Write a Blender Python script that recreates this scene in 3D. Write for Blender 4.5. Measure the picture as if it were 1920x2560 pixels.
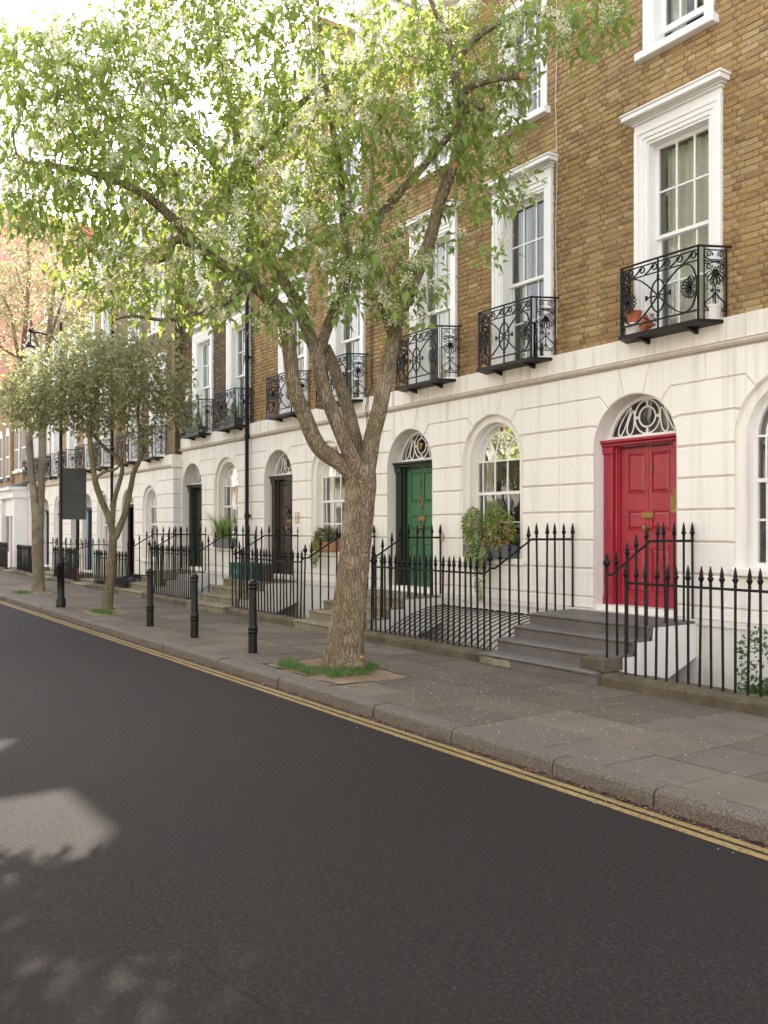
import bpy, bmesh, math, random
import numpy as np
from mathutils import Vector, Matrix
R = math.radians
rng = random.Random(7)
for o in list(bpy.data.objects): bpy.data.objects.remove(o)
scene = bpy.context.scene
COL = scene.collection

# ------------------------------------------------------------------ camera, sky, sun, exposure
CAM_H = 1.80
FPX, CX, HY = 2250.0, 960.0, 1322.0            # focal length and horizon, in pixels of a 1920 x 2560 picture
AL = math.atan(1514.0 / FPX)
SA, CA = math.sin(AL), math.cos(AL)
cam = bpy.data.cameras.new('camera')
cam_ob = bpy.data.objects.new('camera', cam); COL.objects.link(cam_ob)
cam_ob.location = (0, 0, CAM_H)
cam_ob.rotation_euler = (R(90), 0, R(90) - AL)
cam.sensor_fit = 'VERTICAL'; cam.sensor_height = 36.0
cam.lens = 36.0 * FPX / 2560.0
cam.shift_y = (HY - 1280.0) / 2560.0
cam.clip_start = 0.05; cam.clip_end = 2000
scene.camera = cam_ob
scene.render.resolution_x, scene.render.resolution_y = 768, 1024

TOSUN = Vector((-1.52, 1.0, 1.454)).normalized()
world = bpy.data.worlds.new('World'); scene.world = world; world.use_nodes = True
wn = world.node_tree.nodes; wl = world.node_tree.links
bg = wn.get('Background') or wn.new('ShaderNodeBackground')
sky = wn.new('ShaderNodeTexSky'); sky.sky_type = 'NISHITA'; sky.sun_disc = False
sky.sun_elevation = math.asin(TOSUN.z)
sky.sun_rotation = math.atan2(TOSUN.x, TOSUN.y)
sky.air_density = 1.0; sky.dust_density = 1.5; sky.ozone_density = 1.0
hs = wn.new('ShaderNodeHueSaturation'); hs.inputs['Saturation'].default_value = .22     # thin spring haze whitens the whole sky
wl.new(sky.outputs[0], hs.inputs['Color']); wl.new(hs.outputs[0], bg.inputs[0]); bg.inputs[1].default_value = 0.15
sun = bpy.data.lights.new('sun', 'SUN'); sun.energy = 3.6; sun.angle = R(0.55); sun.color = (1.0, 0.91, 0.78)
sun_ob = bpy.data.objects.new('sun', sun); COL.objects.link(sun_ob)
sun_ob.rotation_euler = TOSUN.to_track_quat('Z', 'Y').to_euler(); sun_ob.location = (-20, 30, 40)
vs = scene.view_settings
vs.view_transform = 'Standard'; vs.look = 'None'; vs.gamma = 1.0; vs.use_curve_mapping = False
vs.exposure = 2.25

# ------------------------------------------------------------------ picture <-> place
def unproj(X, Y, d):
    l = (X - CX) / FPX * d
    return Vector((l * SA - d * CA, l * CA + d * SA, CAM_H - (Y - HY) / FPX * d))
def proj(x, y, z):
    d = -x * CA + y * SA
    l = x * SA + y * CA
    return CX + FPX * l / d, HY - FPX * (z - CAM_H) / d, d

# ------------------------------------------------------------------ mesh builder
class MB:
    def __init__(self): self.v = []; self.f = []
    def add(self, vs_, fs_):
        b = len(self.v); self.v.extend(vs_); self.f.extend([tuple(i + b for i in f) for f in fs_]); return self
    def box(self, x0, x1, y0, y1, z0, z1):
        return self.add([(x0,y0,z0),(x1,y0,z0),(x1,y1,z0),(x0,y1,z0),(x0,y0,z1),(x1,y0,z1),(x1,y1,z1),(x0,y1,z1)],
                        [(0,3,2,1),(4,5,6,7),(0,1,5,4),(1,2,6,5),(2,3,7,6),(3,0,4,7)])
    def cbox(self, x0, x1, y0, y1, z0, z1, c=.006):
        # box with chamfered edges on its -y front face
        v = [(x0,y0+c,z0),(x1,y0+c,z0),(x1,y0+c,z1),(x0,y0+c,z1),(x0+c,y0,z0+c),(x1-c,y0,z0+c),(x1-c,y0,z1-c),(x0+c,y0,z1-c),
             (x0,y1,z0),(x1,y1,z0),(x1,y1,z1),(x0,y1,z1)]
        return self.add(v, [(4,5,6,7),(0,1,5,4),(1,2,6,5),(2,3,7,6),(3,0,4,7),(0,8,9,1),(1,9,10,2),(2,10,11,3),(3,11,8,0),(8,11,10,9)])
    def prism_y(self, poly, y0, y1):        # poly in (x,z)
        n = len(poly); v = [(a,y0,b) for a,b in poly] + [(a,y1,b) for a,b in poly]
        return self.add(v, [tuple(range(n)), tuple(range(2*n-1, n-1, -1))] + [(i,(i+1)%n,n+(i+1)%n,n+i) for i in range(n)])
    def prism_x(self, poly, x0, x1):        # poly in (y,z)
        n = len(poly); v = [(x0,a,b) for a,b in poly] + [(x1,a,b) for a,b in poly]
        return self.add(v, [tuple(range(n)), tuple(range(2*n-1, n-1, -1))] + [(i,(i+1)%n,n+(i+1)%n,n+i) for i in range(n)])
    def prism_z(self, poly, z0, z1):        # poly in (x,y)
        n = len(poly); v = [(a,b,z0) for a,b in poly] + [(a,b,z1) for a,b in poly]
        return self.add(v, [tuple(range(n)), tuple(range(2*n-1, n-1, -1))] + [(i,(i+1)%n,n+(i+1)%n,n+i) for i in range(n)])
    def lathe(self, prof, cx=0, cy=0, n=16, z=0):
        v = []; f = []
        for r, h in prof:
            for k in range(n):
                a = 2*math.pi*k/n; v.append((cx+r*math.cos(a), cy+r*math.sin(a), z+h))
        for i in range(len(prof)-1):
            for k in range(n):
                f.append((i*n+k, i*n+(k+1)%n, (i+1)*n+(k+1)%n, (i+1)*n+k))
        f.append(tuple(range(n-1,-1,-1))); f.append(tuple((len(prof)-1)*n+k for k in range(n)))
        return self.add(v, f)
    def tube(self, pts, r, n=6, closed=False):
        P = [Vector(p) for p in pts]; m = len(P)
        if m < 2: return self
        rr = r if isinstance(r, (list, tuple)) else [r]*m
        t0 = (P[1]-P[0]).normalized()
        up = Vector((0,0,1)) if abs(t0.z) < .9 else Vector((1,0,0))
        nx = t0.cross(up).normalized(); v = []
        for i in range(m):
            if closed: t = (P[(i+1)%m]-P[i-1])
            else: t = P[min(i+1,m-1)]-P[max(i-1,0)]
            if t.length < 1e-9: t = t0
            t = t.normalized()
            nx = nx - t*nx.dot(t)
            if nx.length < 1e-6: nx = t.orthogonal()
            nx.normalize(); ny = t.cross(nx)
            for k in range(n):
                a = 2*math.pi*(k+.5)/n
                v.append(tuple(P[i] + (nx*math.cos(a)+ny*math.sin(a))*rr[i]))
        f = []
        for i in range(m if closed else m-1):
            j = (i+1) % m
            for k in range(n): f.append((i*n+k, i*n+(k+1)%n, j*n+(k+1)%n, j*n+k))
        if not closed:
            f.append(tuple(range(n-1,-1,-1))); f.append(tuple((m-1)*n+k for k in range(n)))
        return self.add(v, f)
    def mesh(self, name, smooth=False, recalc=True):
        me = bpy.data.meshes.new(name); me.from_pydata([tuple(p) for p in self.v], [], self.f)
        if recalc:
            bm = bmesh.new(); bm.from_mesh(me); bmesh.ops.recalc_face_normals(bm, faces=bm.faces); bm.to_mesh(me); bm.free()
        if smooth:
            me.polygons.foreach_set('use_smooth', [True]*len(me.polygons))
            try: me.set_sharp_from_angle(angle=R(40))
            except Exception: pass
        me.update(); return me

MESH = {}
def cached(key, fn, mat=None, smooth=False, recalc=True):
    k = (key, mat.name if mat else None)
    if k not in MESH:
        m = fn()
        me = m.mesh(key if isinstance(key, str) else str(key[0]), smooth, recalc)
        if mat: me.materials.append(mat)
        MESH[k] = me
    return MESH[k]
def place(name, me, parent=None, loc=(0,0,0), rotz=0.0, rot=None, scale=None, **props):
    o = bpy.data.objects.new(name, me); COL.objects.link(o)
    o.location = loc
    if rot is not None: o.rotation_euler = rot
    elif rotz: o.rotation_euler = (0,0,rotz)
    if scale is not None: o.scale = scale
    if parent is not None: o.parent = parent
    for k, v in props.items(): o[k] = v
    return o
def obj(name, mb, mat, parent=None, loc=(0,0,0), smooth=False, recalc=True, rotz=0.0, **props):
    me = mb.mesh(name, smooth, recalc); me.materials.append(mat)
    return place(name, me, parent, loc, rotz, **props)
def thing(name, label, cat, loc=(0,0,0), rotz=0.0, group=None):
    o = bpy.data.objects.new(name, None); COL.objects.link(o); o.location = loc; o.rotation_euler = (0,0,rotz)
    o.empty_display_size = .1
    o['label'] = label; o['category'] = cat
    if group: o['group'] = group
    return o
def struct(name, mb, mat, **kw):
    o = obj(name, mb, mat, **kw); o['kind'] = 'structure'; return o
def npmesh(name, V, F, mat, smooth=False):
    # V (n,3), F (m,k) arrays
    me = bpy.data.meshes.new(name); V = np.asarray(V, dtype=np.float32); F = np.asarray(F, dtype=np.int32)
    me.vertices.add(len(V)); me.vertices.foreach_set('co', V.ravel())
    k = F.shape[1]; me.loops.add(F.size); me.loops.foreach_set('vertex_index', F.ravel())
    me.polygons.add(len(F)); me.polygons.foreach_set('loop_start', np.arange(0, F.size, k, dtype=np.int32))
    me.polygons.foreach_set('loop_total', np.full(len(F), k, dtype=np.int32))
    if smooth: me.polygons.foreach_set('use_smooth', np.ones(len(F), dtype=bool))
    me.update(calc_edges=True); me.materials.append(mat); return me

# ------------------------------------------------------------------ materials
class NT:
    def __init__(self, name):
        self.m = bpy.data.materials.new(name); self.m.use_nodes = True
        self.t = self.m.node_tree; self.t.nodes.clear(); self.out = self.n('ShaderNodeOutputMaterial')
        self._pos = None
    def n(self, ty, **kw):
        nd = self.t.nodes.new(ty)
        for k, v in kw.items(): setattr(nd, k, v)
        return nd
    def l(self, a, b): self.t.links.new(a, b)
    def pos(self, sc=(1,1,1)):
        if self._pos is None: self._pos = self.n('ShaderNodeNewGeometry')
        mp = self.n('ShaderNodeMapping'); mp.inputs['Scale'].default_value = sc
        self.l(self._pos.outputs['Position'], mp.inputs[0]); return mp.outputs[0]
    def noise(self, scale, detail=4, rough=.55, sc=(1,1,1)):
        t = self.n('ShaderNodeTexNoise'); t.inputs['Scale'].default_value = scale; t.inputs['Detail'].default_value = detail
        t.inputs['Roughness'].default_value = rough; self.l(self.pos(sc), t.inputs['Vector']); return t.outputs['Fac']
    def ramp(self, fac, stops, interp='LINEAR'):
        r = self.n('ShaderNodeValToRGB'); r.color_ramp.interpolation = interp; e = r.color_ramp.elements
        while len(e) < len(stops): e.new(.5)
        for i, (p, c) in enumerate(stops):
            e[i].position = p; e[i].color = (*c, 1) if len(c) == 3 else c
        self.l(fac, r.inputs[0]); return r.outputs[0]
    def mix(self, fac, a, b, mode='MIX'):
        m = self.n('ShaderNodeMix', data_type='RGBA', blend_type=mode)
        for s, v in ((m.inputs[0], fac), (m.inputs[6], a), (m.inputs[7], b)):
            if hasattr(v, 'links') or hasattr(v, 'is_linked'): self.l(v, s)
            elif isinstance(v, (int, float)): s.default_value = v
            else: s.default_value = (*v, 1)
        return m.outputs[2]
    def math(self, op, a, b=0.0):
        m = self.n('ShaderNodeMath', operation=op)
        for s, v in ((m.inputs[0], a), (m.inputs[1], b)):
            if isinstance(v, (int, float)): s.default_value = v
            else: self.l(v, s)
        return m.outputs[0]
    def bump(self, h, strength=.3, dist=.01, normal=None):
        b = self.n('ShaderNodeBump'); b.inputs['Strength'].default_value = strength; b.inputs['Distance'].default_value = dist
        self.l(h, b.inputs['Height'])
        if normal is not None: self.l(normal, b.inputs['Normal'])
        return b.outputs[0]
    def bsdf(self, col, rough=.6, normal=None, metallic=0.0, spec=None, coat=None):
        p = self.n('ShaderNodeBsdfPrincipled')
        def put(s, v):
            if isinstance(v, (int, float)): s.default_value = v
            elif isinstance(v, tuple): s.default_value = (*v, 1)
            else: self.l(v, s)
        put(p.inputs['Base Color'], col); put(p.inputs['Roughness'], rough); p.inputs['Metallic'].default_value = metallic
        if spec is not None: p.inputs['Specular IOR Level'].default_value = spec
        if coat is not None: p.inputs['Coat Weight'].default_value = coat; p.inputs['Coat Roughness'].default_value = .15
        if normal is not None: self.l(normal, p.inputs['Normal'])
        self.l(p.outputs[0], self.out.inputs[0]); return p
    def rand(self):
        oi = self.n('ShaderNodeObjectInfo')
        if self._pos is None: self._pos = self.n('ShaderNodeNewGeometry')
        a = self.math('ADD', oi.outputs['Random'], self._pos.outputs['Random Per Island'])
        return self.math('FRACT', a)

def mul(c, k): return tuple(min(1, x*k) for x in c)
def simple(name, col, rough=.5, var=.15, scale=6, bump=.0, bscale=60, metallic=0, spec=None, coat=None, sc=(1,1,1)):
    t = NT(name); nz = t.noise(scale, 5, .6, sc)
    c = t.ramp(nz, [(.3, mul(col, 1-var)), (.7, mul(col, 1+var))])
    nm = t.bump(t.noise(bscale, 4), bump, .01) if bump else None
    t.bsdf(c, rough, nm, metallic, spec, coat); return t.m

M = {}
# painted stucco: clean cream white with thin grey rain streaks and faint blotches
def stucco(name, col, streak):
    t = NT(name)
    blot = t.noise(.9, 5, .6)
    c = t.ramp(blot, [(.3, mul(col, .95)), (.6, col), (.8, mul(col, 1.03))])
    st = t.noise(9, 3, .6, (1, 1, .035)); st2 = t.noise(1.3, 3)
    f = t.math('MULTIPLY', t.math('SUBTRACT', st, .52), t.math('MULTIPLY', st2, streak))
    f = t.math('MAXIMUM', f, 0.0)
    c = t.mix(f, c, (.32, .28, .2))
    grime = t.ramp(t.noise(14, 6, .7), [(.62, (0,0,0)), (.78, (1,1,1))])
    c = t.mix(t.math('MULTIPLY', grime, .17), c, (.36, .31, .24))
    nm = t.bump(t.noise(35, 4), .12, .006)
    t.bsdf(c, .62, nm, spec=.3); return t.m
M['stucco'] = stucco('stucco_paint', (.84, .803, .745), 2.4)
M['stucco_band'] = stucco('stucco_band_paint', (.81, .77, .70), 4.6)
M['white'] = simple('white_gloss_paint', (.82, .81, .79), .38, .03, 3, .03, 90)
M['joint'] = simple('stucco_joint_paint', (.57, .51, .425), .7, .12, 8)

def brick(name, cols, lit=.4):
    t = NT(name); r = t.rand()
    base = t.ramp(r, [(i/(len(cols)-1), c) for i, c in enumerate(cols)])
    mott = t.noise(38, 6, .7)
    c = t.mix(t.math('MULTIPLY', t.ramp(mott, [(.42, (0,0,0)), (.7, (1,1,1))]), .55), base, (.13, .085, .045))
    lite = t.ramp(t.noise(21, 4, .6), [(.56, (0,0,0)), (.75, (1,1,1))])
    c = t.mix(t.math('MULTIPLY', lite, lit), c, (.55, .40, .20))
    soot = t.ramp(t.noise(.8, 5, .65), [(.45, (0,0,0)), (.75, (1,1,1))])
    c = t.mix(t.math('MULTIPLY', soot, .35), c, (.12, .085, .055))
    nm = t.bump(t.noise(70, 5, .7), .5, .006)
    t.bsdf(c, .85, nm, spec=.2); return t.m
M['brick'] = brick('stock_brick', [(.33,.21,.085),(.40,.27,.115),(.28,.17,.072),(.37,.235,.09),(.24,.15,.072),(.47,.35,.18),(.34,.22,.085),(.32,.19,.11),(.41,.28,.115),(.36,.235,.09)])
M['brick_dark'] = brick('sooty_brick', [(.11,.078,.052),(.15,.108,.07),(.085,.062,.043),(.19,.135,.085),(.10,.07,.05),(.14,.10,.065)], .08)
M['brick_black'] = brick('black_glazed_brick', [(.06,.045,.035),(.09,.065,.045),(.05,.04,.03),(.11,.08,.05)], .05)
t = NT('mortar'); c = t.ramp(t.noise(18, 5, .7), [(.3, (.26,.205,.14)), (.7, (.40,.33,.235))]); t.bsdf(c, .95, t.bump(t.noise(120, 4), .5, .004), spec=.1); M['mortar'] = t.m
t = NT('mortar_dark'); c = t.ramp(t.noise(18, 5, .7), [(.3, (.20,.15,.10)), (.7, (.33,.25,.165))]); t.bsdf(c, .95, spec=.1); M['mortar_dark'] = t.m
def far_brick(name, c1, c2, mo):
    t = NT(name)
    g = t.n('ShaderNodeNewGeometry'); s = t.n('ShaderNodeSeparateXYZ'); t.l(g.outputs['Position'], s.inputs[0])
    cmb = t.n('ShaderNodeCombineXYZ'); t.l(t.math('ADD', s.outputs[0], s.outputs[1]), cmb.inputs[0]); t.l(s.outputs[2], cmb.inputs[1])
    b = t.n('ShaderNodeTexBrick'); b.offset = .5; b.inputs['Scale'].default_value = 1
    b.inputs['Brick Width'].default_value = .225; b.inputs['Row Height'].default_value = .075; b.inputs['Mortar Size'].default_value = .009
    b.inputs['Color1'].default_value = (*c1,1); b.inputs['Color2'].default_value = (*c2,1); b.inputs['Mortar'].default_value = (*mo,1)
    t.l(cmb.outputs[0], b.inputs['Vector'])
    c = t.mix(t.math('MULTIPLY', t.noise(3, 5, .7), .5), b.outputs['Color'], mul(c1, .45), 'MIX')
    t.bsdf(c, .85, t.bump(b.outputs['Fac'], -.4, .01), spec=.2); return t.m
M['brick_far'] = far_brick('brown_brickwork', (.40,.27,.13), (.27,.17,.085), (.36,.29,.2))
M['brick_pale'] = far_brick('pale_brickwork', (.62,.50,.34), (.52,.40,.25), (.6,.54,.44))
M['brick_far_dark'] = far_brick('dark_brickwork', (.20,.14,.09), (.29,.2,.115), (.34,.26,.17))
M['iron'] = simple('black_iron_paint', (.006,.006,.0062), .5, .35, 12, .18, 70, spec=.25)
M['bollard'] = simple('black_bollard_paint', (.006,.006,.0065), .36, .4, 5, .12, 40, spec=.35)
M['red'] = simple('red_door_paint', (.36,.016,.036), .36, .14, 7, .08, 45, coat=.25)
M['green'] = simple('green_door_paint', (.035,.135,.055), .42, .1, 4, .05, 60)
M['darkgreen'] = simple('dark_green_paint', (.012,.022,.015), .35, .15, 4)
M['brownblack'] = simple('brown_black_paint', (.035,.026,.02), .35, .2, 4, .04)
M['black'] = simple('black_door_paint', (.016,.014,.013), .35, .2, 4)
M['blue'] = simple('blue_door_paint', (.03,.07,.13), .4, .1, 4)
M['brass'] = simple('brass', (.30,.20,.07), .48, .25, 20, metallic=.9)
M['gold'] = simple('gold_leaf', (.78,.58,.18), .35, .1, 20, metallic=.15)
M['interior'] = simple('room_wall', (.24,.225,.20), .9, .2, 1)
M['curtain'] = simple('net_curtain', (.86,.84,.76), .9, .05, 3, sc=(1,1,.1))
M['slate'] = simple('roof_slate', (.09,.09,.1), .6, .25, 5, .2, 20)
M['lead'] = simple('lead_sheet', (.16,.165,.175), .55, .2, 4)
M['zinc'] = simple('chimney_pot_clay', (.42,.2,.1), .8, .2, 5)
t = NT('window_glass'); fr = t.n('ShaderNodeFresnel'); fr.inputs[0].default_value = 1.5
gl = t.n('ShaderNodeBsdfGlossy'); gl.inputs['Roughness'].default_value = .004; gl.inputs[0].default_value = (1,1,1,1)
t.l(t.bump(t.noise(2.2, 2), .055, .02), gl.inputs['Normal'])
tr = t.n('ShaderNodeBsdfTransparent'); tr.inputs[0].default_value = (.86,.9,.87,1)
mx = t.n('ShaderNodeMixShader'); fac = t.math('MINIMUM', t.math('MULTIPLY', fr.outputs[0], 1.9), 1.0)
t.l(fac, mx.inputs[0]); t.l(tr.outputs[0], mx.inputs[1]); t.l(gl.outputs[0], mx.inputs[2]); t.l(mx.outputs[0], t.out.inputs[0]); M['glass'] = t.m
M['redglass'] = simple('red_glass', (.30,.05,.02), .1, .5, 30)

# asphalt
t = NT('asphalt')
agg = t.noise(42, 6, .9); big = t.noise(.55, 5, .6); mid = t.noise(5, 5, .65)
c = t.ramp(agg, [(.34, (.0050,.0041,.0035)), (.5, (.0145,.0117,.0100)), (.68, (.060,.049,.039))])
c = t.mix(t.ramp(big, [(.35, (0,0,0)), (.7, (.55,.55,.55))]), c, (.0165,.0126,.0112))
c = t.mix(t.math('MULTIPLY', t.ramp(mid, [(.5, (0,0,0)), (.8, (1,1,1))]), .3), c, (.025,.021,.0178))
vor = t.n('ShaderNodeTexVoronoi'); vor.inputs['Scale'].default_value = 26; t.l(t.pos(), vor.inputs['Vector'])
sp = t.math('MULTIPLY', t.math('LESS_THAN', vor.outputs['Distance'], .10), t.math('GREATER_THAN', t.noise(9, 2), .56))
c = t.mix(t.math('MULTIPLY', sp, .35), c, (.22,.19,.15))
g = t.n('ShaderNodeNewGeometry'); s_ = t.n('ShaderNodeSeparateXYZ'); t.l(g.outputs['Position'], s_.inputs[0])
wob = t.math('ADD', t.math('MULTIPLY', t.noise(.8, 3, .6, (1,0,0)), .5), t.math('MULTIPLY', t.noise(9, 4, .7, (1,0,0)), .07))
crk = t.math('LESS_THAN', t.math('ABSOLUTE', t.math('SUBTRACT', s_.outputs[1], t.math('ADD', wob, 1.17))), .0035)
crk = t.math('MULTIPLY', crk, t.math('GREATER_THAN', t.noise(5, 3, .6), .50))
lane = t.noise(.9, 3, .5, (.03, 1, 1)); c = t.mix(t.math('MULTIPLY', t.ramp(lane, [(.4,(0,0,0)),(.65,(1,1,1))]), .35), c, (.0215,.0183,.0158))
stain = t.ramp(t.noise(1.7, 6, .7, (.5, 1, 1)), [(.55,(0,0,0)),(.72,(1,1,1))]); c = t.mix(t.math('MULTIPLY', stain, .45), c, (.014,.0125,.0115))
c = t.mix(t.math('MULTIPLY', crk, .85), c, (.006,.005,.004))
gut = t.n('ShaderNodeMapRange'); gut.inputs[1].default_value = 4.40; gut.inputs[2].default_value = 4.69; t.l(s_.outputs[1], gut.inputs[0])
dirt = t.math('MULTIPLY', gut.outputs[0], t.ramp(t.noise(16, 6, .7), [(.42, (0,0,0)), (.62, (1,1,1))]))
c = t.mix(t.math('MULTIPLY', dirt, .75), c, (.15,.105,.07))
t.bsdf(c, .86, t.bump(agg, .7, .008), spec=.2); M['asphalt'] = t.m
# yellow line paint, worn through to the asphalt
t = NT('yellow_line_paint')
w = t.ramp(t.noise(34, 6, .75), [(.40, (1,1,1)), (.50, (0,0,0))])
w2 = t.ramp(t.noise(240, 2), [(.3, (1,1,1)), (.42, (0,0,0))])
c = t.ramp(t.noise(3, 4), [(.3, (.28,.185,.065)), (.7, (.36,.25,.095))])
c = t.mix(t.math('MULTIPLY', t.math('MAXIMUM', w, w2), .75), c, (.07,.06,.05))
t.bsdf(c, .75, t.bump(t.noise(200, 3), .4, .005), spec=.25); M['yellow'] = t.m
# paving
t = NT('paving_stone'); r = t.rand()
c = t.ramp(r, [(0,(.105,.084,.062)),(.3,(.15,.121,.089)),(.6,(.09,.075,.058)),(.8,(.135,.115,.092)),(1,(.17,.137,.099))])
c = t.mix(t.math('MULTIPLY', t.ramp(t.noise(2.3, 6, .65), [(.4,(0,0,0)),(.75,(1,1,1))]), .6), c, (.08,.069,.058))
c = t.mix(t.math('MULTIPLY', t.ramp(t.noise(150, 3, .7), [(.5,(0,0,0)),(.8,(1,1,1))]), .3), c, (.22,.19,.155))
c = t.mix(t.math('MULTIPLY', t.ramp(t.noise(.7, 4, .6), [(.5,(0,0,0)),(.7,(1,1,1))]), .3), c, (.16,.13,.095))
t.bsdf(c, .8, t.bump(t.noise(55, 6, .7), .35, .006), spec=.25); M['paving'] = t.m
t = NT('granite_kerb'); r = t.rand()
sp = t.noise(75, 4, .85)
c = t.ramp(sp, [(.36,(.045,.038,.031)),(.5,(.125,.105,.083)),(.66,(.27,.23,.18))])
c = t.mix(t.math('MULTIPLY', r, .35), c, (.12,.11,.1))
c = t.mix(t.math('MULTIPLY', t.ramp(t.noise(4, 5, .7), [(.5,(0,0,0)),(.7,(1,1,1))]), .5), c, (.13,.105,.08))
t.bsdf(c, .8, t.bump(t.noise(60, 6, .75), .8, .012), spec=.3); M['kerb'] = t.m
def stone(name, c1, c2, moss):
    t = NT(name)
    c = t.ramp(t.noise(3.5, 6, .65), [(.3, c1), (.7, c2)])
    c = t.mix(t.math('MULTIPLY', t.ramp(t.noise(9, 6, .75), [(.5,(0,0,0)),(.68,(1,1,1))]), moss), c, (.075,.068,.028))
    c = t.mix(t.math('MULTIPLY', t.ramp(t.noise(40, 4, .7), [(.58,(0,0,0)),(.7,(1,1,1))]), .4), c, mul(c2, 1.7))
    t.bsdf(c, .88, t.bump(t.noise(30, 6, .75), .7, .012), spec=.2); return t.m
M['plinth'] = stone('mossy_plinth_stone', (.075,.06,.04), (.15,.125,.088), .7)
M['step_stone'] = stone('mossy_step_stone', (.16,.14,.095), (.28,.25,.18), .55)
M['step_paint'] = simple('grey_step_paint', (.115,.105,.098), .6, .18, 3, .25, 40)
M['soil'] = stone('tree_pit_soil', (.16,.11,.07), (.30,.23,.16), .1)
M['jointdirt'] = simple('paving_joint_dirt', (.035,.029,.022), .95, .4, 12)
M['earth'] = simple('earth', (.12,.1,.07), .95, .3, 2)
M['areafloor'] = simple('area_floor', (.16,.15,.135), .85, .2, 3)
M['pit_wall'] = stucco('area_wall_paint', (.72, .70, .66), 3.0)
M['terracotta'] = simple('terracotta', (.42,.12,.06), .75, .15, 8, .1)
M['wood_box'] = simple('wooden_planter', (.30,.14,.06), .7, .25, 6, .1, sc=(1,1,6))
M['crate'] = simple('green_plastic', (.012,.10,.085), .45, .12, 4)
M['bin'] = simple('brown_plastic', (.09,.055,.035), .5, .15, 4)
M['greypot'] = simple('grey_planter', (.10,.105,.115), .6, .1, 5)
M['whitepot'] = simple('white_pot', (.66,.6,.55), .5, .06, 5)
M['redbld'] = simple('red_stucco', (.66,.33,.26), .8, .10, 1.2, .1, 20)
M['redtrim'] = simple('red_trim_paint', (.62,.22,.14), .6, .08, 2)
M['cable_white'] = simple('white_cable', (.6,.56,.5), .5)
M['cable_dark'] = simple('dark_cable', (.04,.035,.03), .5)
M['sign'] = simple('grey_sign_back', (.035,.036,.038), .5, .35, 2.2, .08, 20)
M['cream'] = simple('cream_plastic', (.62,.58,.45), .5, .05)
M['gully'] = simple('grey_iron_cover', (.11,.115,.125), .5, .2, 20, .2, 40)
def bark(name, c1, c2, moss, scale=1.0, bs=.9):
    t = NT(name)
    wp = t.n('ShaderNodeMix', data_type='VECTOR'); wp.inputs[0].default_value = .06
    nz = t.n('ShaderNodeTexNoise'); nz.inputs['Scale'].default_value = 9; t.l(t.pos(), nz.inputs['Vector'])
    mp = t.pos((1,1,.22)); t.l(mp, wp.inputs[4]); t.l(nz.outputs['Color'], wp.inputs[5])
    vo = t.n('ShaderNodeTexVoronoi', feature='DISTANCE_TO_EDGE'); vo.inputs['Scale'].default_value = 34*scale; t.l(wp.outputs[1], vo.inputs['Vector'])
    crack = t.ramp(vo.outputs['Distance'], [(.0,(0,0,0)),(.16,(1,1,1))])
    fine = t.noise(55*scale, 6, .75, (1,1,.45)); v2 = t.noise(5*scale, 5, .6, (1,1,.35)); plate = t.noise(13*scale, 5, .7, (1,1,.3))
    c = t.ramp(t.math('ADD', t.math('MULTIPLY', fine, .5), t.math('MULTIPLY', plate, .5)), [(.36, mul(c1, .55)), (.5, c1), (.64, c2)])
    c = t.mix(t.math('MULTIPLY', t.math('SUBTRACT', 1.0, crack), .55), c, mul(c1, .28))
    c = t.mix(t.math('MULTIPLY', t.ramp(v2, [(.45,(0,0,0)),(.68,(1,1,1))]), moss), c, (.24,.20,.075))
    c = t.mix(t.math('MULTIPLY', t.ramp(t.noise(3, 4), [(.52,(0,0,0)),(.66,(1,1,1))]), .35), c, mul(c2, 1.2))
    c = t.mix(t.math('MULTIPLY', t.ramp(t.noise(8, 4, .6, (1,1,.5)), [(.62,(0,0,0)),(.70,(1,1,1))]), .45), c, (.30,.14,.075))
    h = t.math('ADD', t.math('MULTIPLY', crack, .6), t.math('ADD', t.math('MULTIPLY', fine, .5), plate))
    t.bsdf(c, .92, t.bump(h, bs, .035), spec=.12); return t.m
M['bark'] = bark('main_tree_bark', (.27,.21,.145), (.46,.38,.27), .45)
M['bark2'] = bark('slim_tree_bark', (.18,.155,.095), (.29,.25,.165), .5, 1.4, .5)
M['bark3'] = bark('grey_tree_bark', (.27,.225,.165), (.42,.36,.275), .15, 1.4, .5)
M['cutwood'] = simple('fresh_cut_wood', (.58,.25,.10), .8, .15, 12)
def leaf(name, cols, trans, tcol, w=.5):
    t = NT(name); r = t.rand()
    c = t.ramp(r, [(i/(len(cols)-1), x) for i, x in enumerate(cols)])
    p = t.n('ShaderNodeBsdfPrincipled'); t.l(c, p.inputs['Base Color']); p.inputs['Roughness'].default_value = .42; p.inputs['Specular IOR Level'].default_value = .4
    tb = t.n('ShaderNodeBsdfTranslucent'); t.l(t.mix(.6, c, tcol), tb.inputs[0])
    mx = t.n('ShaderNodeMixShader'); mx.inputs[0].default_value = w
    t.l(p.outputs[0], mx.inputs[1]); t.l(tb.outputs[0], mx.inputs[2]); t.l(mx.outputs[0], t.out.inputs[0]); return t.m
M['leaf'] = leaf('spring_leaf', [(.12,.21,.045),(.20,.29,.065),(.14,.24,.05),(.29,.37,.10),(.18,.28,.08),(.10,.18,.04)], 0, (.50,.54,.11), .42)
M['leaf2'] = leaf('grey_green_leaf', [(.18,.215,.10),(.24,.265,.14),(.155,.19,.085),(.36,.34,.20),(.14,.17,.075)], 0, (.5,.52,.2), .45)
M['leaf3'] = leaf('bronze_young_leaf', [(.36,.38,.17),(.48,.34,.21),(.33,.38,.15),(.54,.42,.29),(.40,.40,.2)], 0, (.62,.56,.32), .5)
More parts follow.
